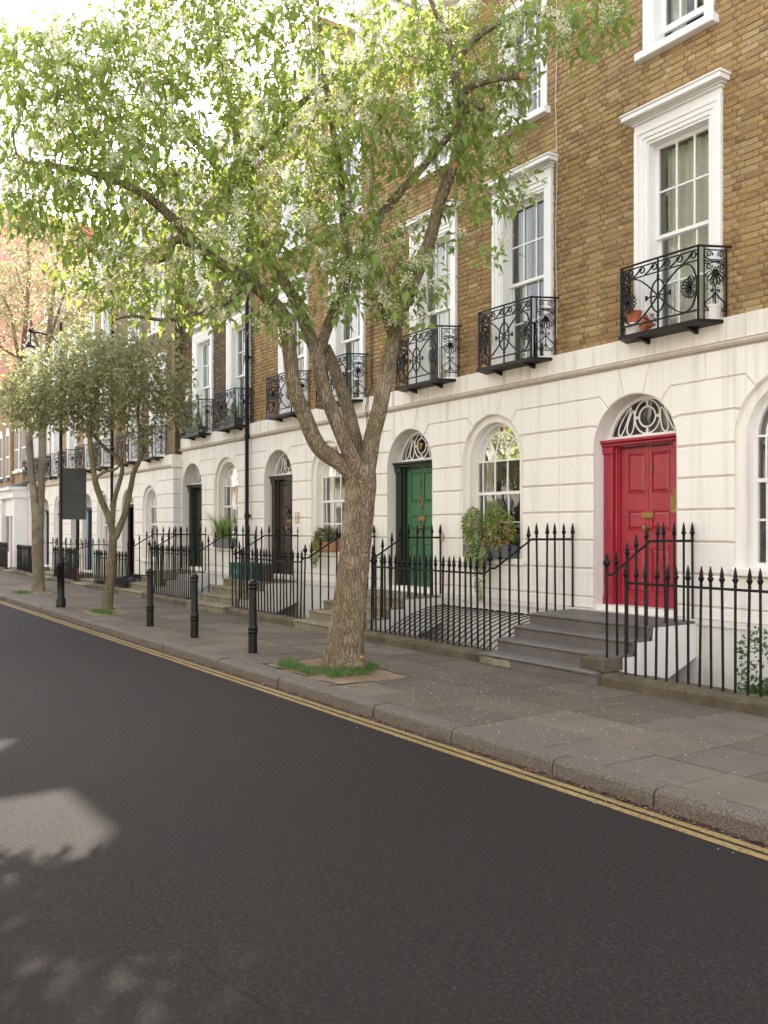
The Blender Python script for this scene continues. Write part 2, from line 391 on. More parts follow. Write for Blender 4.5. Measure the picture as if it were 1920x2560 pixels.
M['grass'] = leaf('verge_grass', [(.045,.12,.02),(.07,.17,.03),(.05,.14,.03)], 0, (.2,.35,.05), .3)
M['boxleaf'] = leaf('planter_leaf', [(.13,.26,.045),(.24,.34,.08),(.30,.36,.12),(.10,.20,.04),(.36,.38,.16)], 0, (.4,.5,.1), .35)
M['shrubleaf'] = leaf('shrub_leaf', [(.04,.085,.025),(.06,.12,.03),(.09,.15,.05)], 0, (.2,.3,.05), .3)
M['ivy'] = leaf('variegated_ivy', [(.44,.48,.26),(.28,.36,.12),(.52,.54,.32),(.2,.3,.08)], 0, (.4,.45,.15), .3)
M['blossom'] = leaf('cream_blossom', [(.80,.78,.60),(.74,.74,.52),(.84,.82,.68)], 0, (.8,.8,.55), .35)
M['orangeflower'] = leaf('orange_petal', [(.75,.16,.05),(.8,.28,.1),(.7,.12,.08)], 0, (.8,.3,.1), .3)
M['pinkflower'] = leaf('pink_petal', [(.5,.22,.2),(.6,.32,.28)], 0, (.6,.3,.25), .3)
M['yellowflower'] = leaf('yellow_petal', [(.75,.6,.05),(.8,.66,.1)], 0, (.8,.7,.1), .3)
M['petal'] = simple('fallen_petal', (.62,.58,.48), .8, .1, 30)
M['litter'] = simple('leaf_litter', (.26,.14,.07), .9, .4, 40)

# ------------------------------------------------------------------ setting: ground, road, kerb, pavement
PAVE = .12
ROADX0, ROADX1 = -140, 40
YF = 8.94                                   # face of the near terrace
YP0, YP1 = 7.32, 7.62                       # railing plinth
struct('ground', MB().add([(-160,-160,-2.4),(160,-160,-2.4),(160,160,-2.4),(-160,160,-2.4)], [(0,1,2,3)]), M['earth'])
struct('road', MB().box(ROADX0, ROADX1, -2.9, 4.72, -.5, 0), M['asphalt'])
def wavy_strip(y0, y1, z, x0, x1, amp, seed):
    r = random.Random(seed); m = MB(); x = x0; pts = []
    while x < x1:
        w = .05 * math.sin(x*.35) * .3
        pts.append((x, y0 + w*.0 + r.uniform(-amp, amp), y1 + r.uniform(-amp, amp))); x += .14 if x > -25 else .8
    v = []; f = []
    for i, (x, a, b) in enumerate(pts):
        v += [(x, a, z), (x, b, z)]
        if i: f.append((2*i-2, 2*i, 2*i+1, 2*i-1))
    return m.add(v, f)
struct('yellow_line', wavy_strip(4.44, 4.503, .004, -75, 6, .003, 1), M['yellow'], recalc=False)
struct('yellow_line', wavy_strip(4.538, 4.60, .004, -75, 6, .003, 2), M['yellow'], recalc=False)
pav = struct('pavement', MB().box(-140, 20, 4.86, 7.36, -.5, PAVE-.016), M['jointdirt'])
kerb = struct('kerb', MB().box(-140, 20, 4.73, 4.862, -.5, PAVE-.02), M['kerb'])
x = -46.0; r = random.Random(3)
while x < 2.5:
    L = r.choice([.78,.92,1.05,1.2]); m = MB(); n = max(5, int(L/.12)); g = .007
    dz = r.uniform(-.006,.006); dy = r.uniform(-.008,.008); v = []; f = []
    prof = [(4.698,-.02),(4.70,.05),(4.704,.086),(4.716,.106),(4.735,.116),(4.80,.121),(4.868,.122),(4.87,-.02)]
    for i in range(n+1):
        xx = x+g + (L-2*g)*i/n; e = .006 if i in (0, n) else 0
        for (yy, zz) in prof:
            j = r.uniform(-.004,.004)
            v.append((xx + (e if i == 0 else -e)*0, yy+dy+j+(e if yy < 4.75 else 0), zz+dz*(zz>.0)+j*.6-(e if zz > .08 else 0)))
    k = len(prof)
    for i in range(n):
        for q in range(k-1): f.append((i*k+q, (i+1)*k+q, (i+1)*k+q+1, i*k+q+1))
    f.append(tuple(range(k-1,-1,-1))); f.append(tuple(n*k+q for q in range(k)))
    obj('kerb_stone', m.add(v, f), M['kerb'], kerb, smooth=False); x += L
# paving slabs in rows along the kerb
PITS = [(-9.25, 5.50, .95, .50), (-18.35, 5.5, .7, .42), (-24.95, 5.62, .8, .42)]
def in_pit(x0, x1, y0, y1):
    return any(x0 < px+a and x1 > px-a and y0 < py+b and y1 > py-b for px, py, a, b in PITS)
def slab_pieces(X0, X1, Y0, Y1):
    for px, py, a, b in PITS:
        l, h, f, k = px-a, px+a, py-b, py+b
        if X0 < h and X1 > l and Y0 < k and Y1 > f:
            ps = [(X0, min(X1, l), Y0, Y1), (max(X0, h), X1, Y0, Y1), (max(X0, l), min(X1, h), Y0, min(Y1, f)), (max(X0, l), min(X1, h), max(Y0, k), Y1)]
            return [q for q in ps if q[1]-q[0] > .06 and q[3]-q[2] > .06]
    return [(X0, X1, Y0, Y1)]
rows = [4.874, 5.42, 6.07, 6.70, 7.322]; r = random.Random(11)
for j in range(4):
    x = -40.0 - r.random()*.4
    while x < -.6:
        L = r.choice([.62,.75,.9,.9,1.05]) * (1.0 if x > -24 else 1.25); y0, y1 = rows[j], rows[j+1]; g = .008
        for X0, X1, Y0, Y1 in slab_pieces(x+g, x+L-g, y0+g, y1-g):
            z = PAVE + r.uniform(-.0035,.0035); t1, t2 = r.uniform(-.003,.003), r.uniform(-.003,.003); c = .006
            v = [(X0,Y0,z-.05),(X1,Y0,z-.05),(X1,Y1,z-.05),(X0,Y1,z-.05),(X0,Y0,z-c),(X1,Y0,z-c),(X1,Y1,z-c),(X0,Y1,z-c),
                 (X0+c,Y0+c,z-t1),(X1-c,Y0+c,z+t2),(X1-c,Y1-c,z+t1),(X0+c,Y1-c,z-t2)]
            f = [(8,9,10,11)] + [(a,(a+1)%4,4+(a+1)%4,4+a) for a in range(4)] + [(4+a,4+(a+1)%4,8+(a+1)%4,8+a) for a in range(4)]
            obj('paving_slab', MB().add(v, f), M['paving'], pav)
        x += L
far = MB()
for j in range(4): far.box(-139, -40.6, rows[j]+.004, rows[j+1]-.004, PAVE-.05, PAVE)
obj('paving_strip', far, M['paving'], pav, kind='stuff')
for i, (px, py, a, b) in enumerate(PITS):          # bare earth in the tree pits
    n = 40; rr = random.Random(i); v = [(px, py, PAVE+.035)]; f = []
    for ring, (s, z) in enumerate(((.5, .03), (.85, .012), (1.12, -.006))):
        for k in range(n):
            an = 2*math.pi*k/n; q = s*(1+rr.uniform(-.05,.05))
            ux, uy = math.cos(an), math.sin(an); sq = 1/max(abs(ux), abs(uy))*.86
            v.append((px+a*q*ux*min(sq,1.15), py+b*q*uy*min(sq,1.15), PAVE+z+rr.uniform(-.003,.003)))
    for k in range(n): f.append((0, 1+k, 1+(k+1)%n))
    for ring in range(2):
        for k in range(n): f.append((1+ring*n+k, 1+(ring+1)*n+k, 1+(ring+1)*n+(k+1)%n, 1+ring*n+(k+1)%n))
    obj('tree_pit', MB().add(v, f), M['soil'], pav, smooth=True, recalc=False)
g = MB(); g.box(-11.05,-10.72,6.98,7.14,PAVE-.01,PAVE+.006); obj('water_cover', g, M['gully'], pav)
# opposite pavement
op = struct('opposite_pavement', MB().box(-140, 40, -6.3, -2.9, -.5, PAVE), M['paving'])

# ------------------------------------------------------------------ polygon helpers for the rusticated stucco
def arc(c, r, zs, a0, a1, n=8):
    return [(c + r*math.sin(R(a0+(a1-a0)*i/n)), zs + r*math.cos(R(a0+(a1-a0)*i/n))) for i in range(n+1)]
def area(p): return sum(p[i][0]*p[(i+1)%len(p)][1]-p[(i+1)%len(p)][0]*p[i][1] for i in range(len(p)))/2
def clean(p):
    q = []
    for a in p:
        if not q or math.hypot(a[0]-q[-1][0], a[1]-q[-1][1]) > 1e-4: q.append(a)
    if math.hypot(q[0][0]-q[-1][0], q[0][1]-q[-1][1]) < 1e-4: q.pop()
    return q
def clipx(p, x, left):
    out = []; n = len(p)
    ins = (lambda a: a[0] <= x) if left else (lambda a: a[0] >= x)
    for i in range(n):
        a, b = p[i], p[(i+1)%n]
        if ins(a): out.append(a)
        if ins(a) != ins(b):
            t = (x-a[0])/(b[0]-a[0]); out.append((x, a[1]+t*(b[1]-a[1])))
    return clean(out) if len(out) > 2 else []
def inset(p, d):
    if area(p) < 0: p = p[::-1]
    out = []; n = len(p)
    for i in range(n):
        a, b, c = p[i-1], p[i], p[(i+1)%n]
        e1 = (b[0]-a[0], b[1]-a[1]); e2 = (c[0]-b[0], c[1]-b[1])
        l1 = math.hypot(*e1); l2 = math.hypot(*e2)
        n1 = (-e1[1]/l1, e1[0]/l1); n2 = (-e2[1]/l2, e2[0]/l2)
        k = 1 + n1[0]*n2[0] + n1[1]*n2[1]; k = max(k, .35)
        out.append((b[0]+d*(n1[0]+n2[0])/k, b[1]+d*(n1[1]+n2[1])/k))
    return out
GROOVE = .015
def block_mb(poly):
    cz_ = sum(b for _, b in poly)/len(poly); flat = lambda b, k: b + k*max(-1, min(1, (cz_-b)/.12))      # bed joints are wider than the upright ones
    p0 = [(a, flat(b, .008)) for a, b in inset(clean(poly), .003)]; p1 = [(a, flat(b, .010)) for a, b in inset(clean(poly), .012)]; n = len(p0)
    v = [(a, GROOVE, b) for a, b in p0] + [(a, 0.0, b) for a, b in p1]
    f = [tuple(range(n, 2*n))] + [(i, (i+1)%n, n+(i+1)%n, n+i) for i in range(n)]
    return MB().add(v, f)
ZT, ZS = 3.86, 2.84
J = [3.53, 3.153, 2.776, 2.399, 2.022, 1.645, 1.268, .891]
ZB = .74
def blocks(parent, arches, xl, xr, sill, dz):
    def emit(poly, cuts=()):
        ps = [poly]
        for c in cuts:
            nx = []
            for p in ps: nx += [q for q in (clipx(p, c, True), clipx(p, c, False)) if len(q) > 2]
            ps = nx
        for p in ps:
            if abs(area(p)) > .004:
                obj('stucco_block', block_mb([(a, b+dz) for a, b in p]), M['stucco'], parent)
    items = [None] + sorted(arches, key=lambda a: a['c']) + [None]
    for A in items[1:-1]:
        emit(arc(A['c'], A['r'], ZS, -13, 13) + [(A['c']+.25, ZT), (A['c']-.25, ZT)])
        if A['kind'] == 'window':
            emit([(A['c']-A['r'], ZB), (A['c']+A['r'], ZB), (A['c']+A['r'], J[7]), (A['c']-A['r'], J[7])])
            emit([(A['c']-A['r'], J[7]), (A['c']+A['r'], J[7]), (A['c']+A['r'], sill-.09), (A['c']-A['r'], sill-.09)])
    for A, B in zip(items[:-1], items[1:]):
        a_r = A['c']+A['r'] if A else xl; b_l = B['c']-B['r'] if B else xr
        if b_l - a_r < .05: continue
        a1 = A['c']+.56 if A else xl; b1 = B['c']-.56 if B else xr
        a2 = A['c']+.70 if A else xl; b2 = B['c']-.70 if B else xr
        a0 = A['c']+.25 if A else xl; b0 = B['c']-.25 if B else xr
        wide = (b_l - a_r) > 1.1; mid = (a_r+b_l)/2; q = .30
        def cuts(row):
            if wide: return (mid-q, mid+q) if row % 2 == 0 else (mid,)
            return (mid,) if row == 0 and A and B else ()
        arA = lambda s, e: arc(A['c'], A['r'], ZS, s, e) if A else []
        arB = lambda s, e: arc(B['c'], B['r'], ZS, s, e) if B else []
        emit(arA(13, 39) + [(a1, J[0]), (b1, J[0])] + arB(-39, -13) + [(b0, ZT), (a0, ZT)], cuts(0))
        emit(arA(39, 64) + [(a2, J[1]), (b2, J[1])] + arB(-64, -39) + [(b1, J[0]), (a1, J[0])], cuts(1))
        emit(arA(64, 90) + [(a_r, J[2]), (b_l, J[2])] + arB(-90, -64) + [(b2, J[1]), (a2, J[1])], cuts(2))
        zs = J[2:] + [ZB]
        for k in range(len(zs)-1):
            emit([(a_r, zs[k+1]), (b_l, zs[k+1]), (b_l, zs[k]), (a_r, zs[k])], cuts(k+3))
def stucco_base(arches, xl, xr, sill, dz, zlow=-2.0, base_holes=()):
    m = MB(); y = GROOVE
    def face(p): m.add([(a, y, b+dz) for a, b in p], [tuple(range(len(p)))])
    xs = xl
    for A in sorted(arches, key=lambda a: a['c']):
        c, rr = A['c'], A['r']
        face([(xs, ZB), (c-rr, ZB), (c-rr, ZT+.1), (xs, ZT+.1)])
        face(arc(c, rr, ZS, -90, 0, 12) + [(c, ZT+.1), (c-rr, ZT+.1)])
        face(arc(c, rr, ZS, 0, 90, 12) + [(c+rr, ZT+.1), (c, ZT+.1)])
        if A['kind'] == 'window': face([(c-rr, ZB), (c+rr, ZB), (c+rr, sill-.05), (c-rr, sill-.05)])
        xs = c+rr
    face([(xs, ZB), (xr, ZB), (xr, ZT+.1), (xs, ZT+.1)])
    return m
def reveal(c, rr, zb, zs, y0, y1, n=24):
    # inner surface of an arched opening
    p = [(c-rr, zb)] + arc(c, rr, zs, -90, 90, n) + [(c+rr, zb)]; m = MB()
    v = [(a, y0, b) for a, b in p] + [(a, y1, b) for a, b in p]; k = len(p)
    return m.add(v, [(i, i+1, k+i+1, k+i) for i in range(k-1)])
def arch_ring(c, r0, r1, zb, zs, y, n=24):
    a = [(c-r0, zb)] + arc(c, r0, zs, -90, 90, n) + [(c+r0, zb)]
    b = [(c-r1, zb)] + arc(c, r1, zs, -90, 90, n) + [(c+r1, zb)]; k = len(a)
    return MB().add([(p, y, q) for p, q in a] + [(p, y, q) for p, q in b], [(i, i+1, k+i+1, k+i) for i in range(k-1)])
def arch_solid(c, r0, r1, zb, zs, y0, y1, n=24):
    # arched frame of rectangular section
    a = [(c-r0, zb)] + arc(c, r0, zs, -90, 90, n) + [(c+r0, zb)]
    b = [(c-r1, zb)] + arc(c, r1, zs, -90, 90, n) + [(c+r1, zb)]; k = len(a); v = []
    for y in (y0, y1):
        v += [(p, y, q) for p, q in a] + [(p, y, q) for p, q in b]
    f = []
    for i in range(k-1):
        f += [(i, i+1, k+i+1, k+i), (2*k+i, 3*k+i, 3*k+i+1, 2*k+i+1), (i, 2*k+i, 2*k+i+1, i+1), (k+i, k+i+1, 3*k+i+1, 3*k+i)]
    return MB().add(v, f)
def room(x0, x1, z0, z1, y0, depth):
    v = [(x0,y0,z0),(x1,y0,z0),(x1,y0,z1),(x0,y0,z1),(x0,y0+depth,z0),(x1,y0+depth,z0),(x1,y0+depth,z1),(x0,y0+depth,z1)]
    return MB().add(v, [(4,5,6,7),(0,4,7,3),(1,2,6,5),(3,7,6,2),(0,1,5,4)])
def curtain(x0, x1, z0, z1, y, waves, amp):
    n = max(8, waves*8); v = []; f = []
    for i in range(n+1):
        xx = x0+(x1-x0)*i/n; yy = y + amp*math.sin(i/n*waves*2*math.pi) + amp*.4*math.sin(i*1.7)
        v += [(xx, yy, z0), (xx, yy*1.0, z1)]
        if i: f.append((2*i-2, 2*i, 2*i+1, 2*i-1))
    return MB().add(v, f)
def pane_mesh(w, h):
    return cached(('pane', round(w,3), round(h,3)), lambda: MB().add([(-w/2,0,-h/2),(w/2,0,-h/2),(w/2,0,h/2),(-w/2,0,h/2)], [(0,1,2,3)]), M['glass'], recalc=False)
def text_mesh(s, size, mat, ext=.004):
    k = ('text', s, size, mat.name)
    if k in MESH: return MESH[k]
    cu = bpy.data.curves.new('text', 'FONT'); cu.body = s; cu.size = size; cu.extrude = ext; cu.align_x = 'CENTER'; cu.align_y = 'CENTER'
    o = bpy.data.objects.new('text', cu); COL.objects.link(o)
    dg = bpy.context.evaluated_depsgraph_get(); me = bpy.data.meshes.new_from_object(o.evaluated_get(dg))
    bpy.data.objects.remove(o); me.materials.clear(); me.materials.append(mat); MESH[k] = me; return me

# ------------------------------------------------------------------ windows
def sash_window(house, cx, z0, z1, w, yb, cols=3, up=2, lo=2, meet=None, style='french', curt=True, dz=0, open_=0.0, panes=True):
    """Sash window; opening w x (z0..z1) whose wall face is at y = yb (house frame)."""
    L = (cx, yb, dz)
    fr = MB(); a = .165 if style == 'french' else .11; d = .055 if style == 'french' else .03
    x0, x1 = -w/2, w/2; yr = .15
    key = (style, round(z0,3), round(z1,3), w)
    def frame():
        m = MB()
        zb = z0
        if style == 'french':
            for s in (-1, 1):                       # moulded architrave in three steps
                for (i0, i1, dd) in ((0, .06, .022), (.05, .12, .038), (.11, a, d)):
                    xa, xb = sorted((s*(w/2+i0), s*(w/2+i1))); m.cbox(xa, xb, -dd, .07, zb, z1+i1, .006)
            for (i0, i1, dd) in ((0, .06, .022), (.05, .12, .038), (.11, a, d)):
                m.cbox(x0-i0, x1+i0, -dd+.001, .07, z1+i0, z1+i1, .006)
        else:
            for s in (-1, 1):
                xa, xb = sorted((s*w/2, s*(w/2+a))); m.cbox(xa, xb, -d, .07, zb, z1+a, .006)
            m.cbox(x0, x1, -d+.001, .07, z1, z1+a, .006)
        return m
    win = place('window', cached(('architrave',)+key, frame, M['white']), house, L)
    def hood():
        m = MB(); t = z1+a; h = w/2+a
        m.cbox(-h, h, -.045, .07, t+.001, t+.075, .004)
        m.cbox(-h-.02, h+.02, -.075, .07, t+.076, t+.105, .008)
        m.cbox(-h-.05, h+.05, -.11, .07, t+.106, t+.128, .012)
        m.cbox(-h-.09, h+.09, -.19, .07, t+.129, t+.185, .006)
        m.cbox(-h-.105, h+.105, -.205, .07, t+.186, t+.215, .01)
        return m
    if style == 'french': place('hood', cached(('hood',)+key, hood, M['white']), win)
    else:
        place('sill', cached(('sill',)+key, lambda: MB().cbox(x0-a-.06, x1+a+.06, -.12, .08, z0-.10, z0-.002, .01), M['white']), win)
    def lining():
        m = MB(); b = .001
        m.box(x0, x0+.03, .0, yr+.08, z0, z1); m.box(x1-.03, x1, .0, yr+.08, z0, z1); m.box(x0+.03, x1-.03, .0, yr+.08, z1-.03, z1)
        m.box(x0+.03, x1-.03, -.02 if style == 'french' else -.0, yr+.08, z0, z0+.035); return m
    place('frame', cached(('lining',)+key, lining, M['white']), win)
    xi0, xi1 = x0+.03, x1-.03; zi0, zi1 = z0+.035, z1-.03
    zm = meet if meet else (zi0+zi1)/2
    def sash(za, zb_, rows, y, bot):
        m = MB(); s = .042
        m.box(xi0, xi0+s, y, y+.04, za, zb_); m.box(xi1-s, xi1, y, y+.04, za, zb_)
        m.box(xi0+s, xi1-s, y, y+.04, za, za+bot); m.box(xi0+s, xi1-s, y, y+.04, zb_-.045, zb_)
        gx0, gx1, gz0, gz1 = xi0+s, xi1-s, za+bot, zb_-.045; b = .011
        for i in range(1, cols):
            xx = gx0+(gx1-gx0)*i/cols; m.box(xx-b, xx+b, y+.004, y+.034, gz0, gz1)
        for j in range(1, rows):
            zz = gz0+(gz1-gz0)*j/rows
            for i in range(cols):
                xa = gx0+(gx1-gx0)*i/cols+(b if i else 0); xb = gx0+(gx1-gx0)*(i+1)/cols-(b if i < cols-1 else 0)
                m.box(xa, xb, y+.005, y+.033, zz-b, zz+b)
        return m, (gx0, gx1, gz0, gz1)
    for nm, za, zb_, rows, y, bot in (('upper_sash', zm-.02, zi1, up, yr-.01, .045), ('lower_sash', zi0+open_, zm+.02+open_, lo, yr+.035, .075)):
        kk = (nm, za, zb_, rows, w)
        res = sash(za, zb_, rows, y, bot)
        place(nm, cached(kk, lambda: res[0], M['white']), win)
        gx0, gx1, gz0, gz1 = res[1]
        if panes:
            for i in range(cols):
                for j in range(rows):
                    pw, ph = (gx1-gx0)/cols, (gz1-gz0)/rows
                    place('pane', pane_mesh(pw, ph), win, (gx0+pw*(i+.5), y+.02, gz0+ph*(j+.5)), rot=(rng.uniform(-.006,.006), 0, rng.uniform(-.006,.006)))
        else:
            place('pane', pane_mesh(gx1-gx0, gz1-gz0), win, ((gx0+gx1)/2, y+.02, (gz0+gz1)/2))
    place('interior', cached(('room',)+key, lambda: room(x0, x1, z0, z1, yr+.085, 1.3), M['interior'], recalc=False), win)
    if curt == 'full':
        place('curtain', cached(('curt',)+key, lambda: curtain(x0+.03, x1-.03, z0+.05, z1-.03, yr+.22, 7, .025), M['curtain'], recalc=False), win)
    elif curt:
        for s in (-1, 1):
            xa, xb = sorted((s*(w/2-.03), s*(w/2-.26)))
            place('curtain', cached(('curt', s)+key, lambda: curtain(xa, xb, z0+.05, z1-.03, yr+.2, 3, .03), M['curtain'], recalc=False), win)
    return win

def arched_window(house, c, ro, sill, dz=0, detail=True):
    L = (c, 0, dz); ri = ro-.105; zb = sill; rs = ri-.045
    def ring():
        m = reveal(0, ro, zb-.05, ZS, 0, .06); q = arch_ring(0, ri, ro, zb-.05, ZS, .06); m.add(q.v, q.f)
        q = reveal(0, ri, zb-.05, ZS, .06, .235); m.add(q.v, q.f); return m
    win = place('window', cached(('archreveal', ro, sill), ring, M['stucco'], True, recalc=False), house, L)
    place('sill', cached(('archsill', ro, sill), lambda: MB().cbox(-ro-.03, ro+.03, -.05, .24, zb-.09, zb, .012), M['stucco']), win)
    zm, zl = 2.345, 1.9
    def frame():
        m = arch_solid(0, rs, ri+.01, zb, ZS, .19, .25); m.box(-rs, rs, .19, .25, zb, zb+.06); return m
    place('frame', cached(('archframe', ro, sill), frame, M['white']), win)
    def bars():
        m = MB(); b = .0115; y0, y1 = .20, .228; xs = [-.4275, -.1425, .1425, .4275]
        m.box(-rs, rs, .195, .245, zm-.022, zm+.022)
        m.box(-rs, rs, y0, y1, ZS-.012, ZS+.012); m.box(-rs, rs, y0+.012, y1+.012, zl-.012, zl+.012)
        for x_ in xs:
            m.box(x_-b, x_+b, y0-.001, y1-.001, zm+.022, ZS-.012)
        for x_ in (-.4275, -.15, .15, .4275):
            m.box(x_-b, x_+b, y0+.014, y1+.014, zb+.06, zm-.022)
        yc = (y0+y1)/2; tr = .0145
        m.tube([(.4275*math.cos(R(a)), yc, ZS+.4275*math.sin(R(a))) for a in range(0, 181, 9)], tr, 4)
        for s in (-1, 1):
            m.tube([(s*(-.57+.4275*math.cos(R(a))), yc+.002, ZS+.4275*math.sin(R(a))) for a in range(0, 64, 7)], tr, 4)
            m.tube([(s*(.57-.7125*math.cos(R(a))), yc+.004, ZS+.7125*math.sin(R(a))) for a in np.linspace(0, 36.87, 8)], tr, 4)
        m.tube([(.048*math.cos(R(a)), yc, ZS+.478+.048*math.sin(R(a))) for a in range(0, 360, 24)], .012, 4, True)
        return m
    place('glazing_bar', cached(('archbars', ro, sill), bars, M['white']), win)
    def gl():
        p = arc(0, rs+.01, ZS, -90, 90, 24); m = MB()
        m.add([(a, .214, b) for a, b in p], [tuple(range(len(p)))])
        return m
    place('pane', cached(('archpane', ro, sill), gl, M['glass'], recalc=False), win)
    xs = [-rs, -.4275, -.1425, .1425, .4275, rs]
    for i in range(5):
        for za, zb_, y in ((zm, ZS, .214), (zl, zm, .228), (zb+.03, zl, .228)):
            pw, ph = xs[i+1]-xs[i], zb_-za
            if detail: place('pane', pane_mesh(pw, ph), win, ((xs[i]+xs[i+1])/2, y, (za+zb_)/2), rot=(rng.uniform(-.006,.006), 0, rng.uniform(-.006,.006)))
    if not detail: place('pane', pane_mesh(2*rs, ZS-zb), win, (0, .22, (ZS+zb)/2))
    place('roundel', cached(('roundel', ro), lambda: MB().prism_y([(.04*math.cos(R(a)), ZS+.478+.04*math.sin(R(a))) for a in range(0, 360, 20)], .213, .217), M['redglass']), win)
    place('interior', cached(('archroom', ro, sill), lambda: room(-ri, ri, zb, ZS+ri, .252, 1.6), M['interior'], recalc=False), win)
    for s in (-1, 1):
        xa, xb = sorted((s*(rs-.01), s*(rs-.2)))
        place('curtain', cached(('archcurt', ro, s), lambda: curtain(xa, xb, zb+.05, ZS+.1, .36, 3, .03), M['curtain'], recalc=False), win)
    return win

# ------------------------------------------------------------------ front door with pilasters and fanlight
def fan_tracery(r, z0, zc, thin=.0125):
    """Bars of the fanlight in a half disc: double ring, teardrops."""
    m = MB(); y = .0; h = r-.02
    top = zc + r
    cz = (z0 + top)/2; R1 = (top-z0)/2 - .006; R2 = R1*.60
    circ = lambda rad, sx=1: [(rad*sx*math.cos(R(a)), y, cz+rad*math.sin(R(a))) for a in range(0, 360, 12)]
    m.tube(circ(R1, .94), thin, 5, True); m.tube(circ(R2), thin, 5, True)
    for a in (0, 90, 180, 270):
        ca, sa_ = math.cos(R(a)), math.sin(R(a)); m.tube([(R2*ca, y, cz+R2*sa_), (R1*.96*ca, y, cz+R1*sa_*.97)], thin*.9, 4)
        for q in (.35, .55, .75):
            rr = R2+(R1-R2)*q; px, pz = rr*ca, cz+rr*sa_
            m.tube([(px-.022*sa_, y, pz+.022*ca), (px+.022*sa_, y, pz-.022*ca)], thin*.55, 4)
    H_ = top-z0
    for s in (-1, 1):
        for (cb, ct, w_, hh) in ((R1*.94+.085, R1*.94+.02, .072, H_*.70), (R1*.94+.245, R1*.94+.06, .066, H_*.80)):
            pts = []
            for k in range(25):
                t = k/24*2*math.pi; u = (1-math.cos(t))/2
                pts.append((s*(cb+(ct-cb)*u**1.3 + w_*math.sin(t)*(1-.6*u)), y, z0+.012+hh*u))
            m.tube(pts[:-1], thin*.85, 5, True)
    return m
def front_door(house, r, mat, mframe, number=None, dz=0, numbrass=True, knocker='ring', fanmat=None, detail=True):
    L = (0, 0, dz); yd = .27; zb = .80; zt = 2.88
    place('door_reveal', cached(('doorreveal', r), lambda: reveal(0, r, .70, ZS, 0, yd+.03), M['stucco'], True, recalc=False), house, L)
    place('threshold', cached(('threshold', r), lambda: MB().cbox(-r, r, .02, yd+.1, .66, zb+.005, .01), M['stucco']), house, L)
    lw = .445                                          # half width of the leaf
    def frame():
        m = MB()
        for s in (-1, 1):
            a, b = sorted((s*(r-.002), s*(r-.15))); m.cbox(a, b, yd-.09, yd+.06, zb, zt-.09, .008)
            for q in (.035, .062, .089, .116):
                a, b = sorted((s*(r-q), s*(r-q-.013))); m.cbox(a, b, yd-.099, yd-.085, zb+.12, zt-.12, .004)
            a, b = sorted((s*(r-.002), s*(r-.165))); m.cbox(a, b, yd-.11, yd+.06, zb, zb+.11, .008)
            a, b = sorted((s*(r-.002), s*(r-.17))); m.cbox(a, b, yd-.12, yd+.06, zt-.09, zt, .012)
            a, b = sorted((s*(r-.15), s*(lw+.03))); m.cbox(a, b, yd-.04, yd+.07, zb, zt, .006)
            a, b = sorted((s*(lw+.03), s*lw)); m.box(a, b, yd-.015, yd+.07, zb, zt)
        m.cbox(-r+.003, r-.003, yd-.17, yd+.06, zt+.045, zt+.085, .012)
        m.cbox(-r+.002, r-.002, yd-.135, yd+.06, zt+.001, zt+.044, .014)
        return m
    place('door_frame', cached(('doorframe', r), frame, mframe), house, L)
    W, H = 2*lw, zt-zb-.01
    def leafm():
        m = MB(); y0 = yd+.012
        m.box(-lw, lw, y0+.012, y0+.05, zb+.004, zt-.003)
        cols = ((-lw+.105, -.045), (.045, lw-.105)); rows = ((.045,.30),(.405,.53),(.64,.92))
        fz = lambda q: zt-.003-H*q
        def rect(xa, xb, za, zb_, yy=y0): m.cbox(xa, xb, yy, y0+.03, za, zb_, .003)
        rect(-lw, cols[0][0], zb+.004, zt-.003); rect(cols[1][1], lw, zb+.004, zt-.003)
        rect(cols[0][1], -.006, zb+.004, zt-.003); rect(.006, cols[1][0], zb+.004, zt-.003)
        edges = [0] + [q for rw in rows for q in rw] + [1.0]
        for (xa, xb) in cols:
            for k in range(0, len(edges)-1, 2): rect(xa, xb, fz(edges[k+1]) if k+1 < len(edges) else zb, fz(edges[k]))
            for (q0, q1) in rows:
                za, zc = fz(q1), fz(q0); s = .02
                for (i, yy) in ((0, y0-.008),):     # bolection moulding round the panel
                    m.cbox(xa, xb, yy, y0+.02, zc-s, zc, .005); m.cbox(xa, xb, yy, y0+.02, za, za+s, .005)
                    m.cbox(xa, xa+s, yy+.001, y0+.02, za+s, zc-s, .005); m.cbox(xb-s, xb, yy+.001, y0+.02, za+s, zc-s, .005)
                g = .036; hh = .03                   # raised and fielded panel
                o = [(xa+s, za+s), (xb-s, za+s), (xb-s, zc-s), (xa+s, zc-s)]; n_ = [(xa+s+hh, za+s+hh), (xb-s-hh, za+s+hh), (xb-s-hh, zc-s-hh), (xa+s+hh, zc-s-hh)]
                m.add([(a, y0+.0115, b) for a, b in o] + [(a, y0-.002, b) for a, b in n_], [(4,5,6,7)] + [(i, (i+1)%4, 4+(i+1)%4, 4+i) for i in range(4)])
        m.tube([(0, y0-.002, zb+.01), (0, y0-.002, zt-.01)], .006, 5)
        return m
    door = place('door', cached(('leaf', r), leafm, mat), house, L)
    fzz = lambda q: zt-.003-H*q
    br = M['brass']
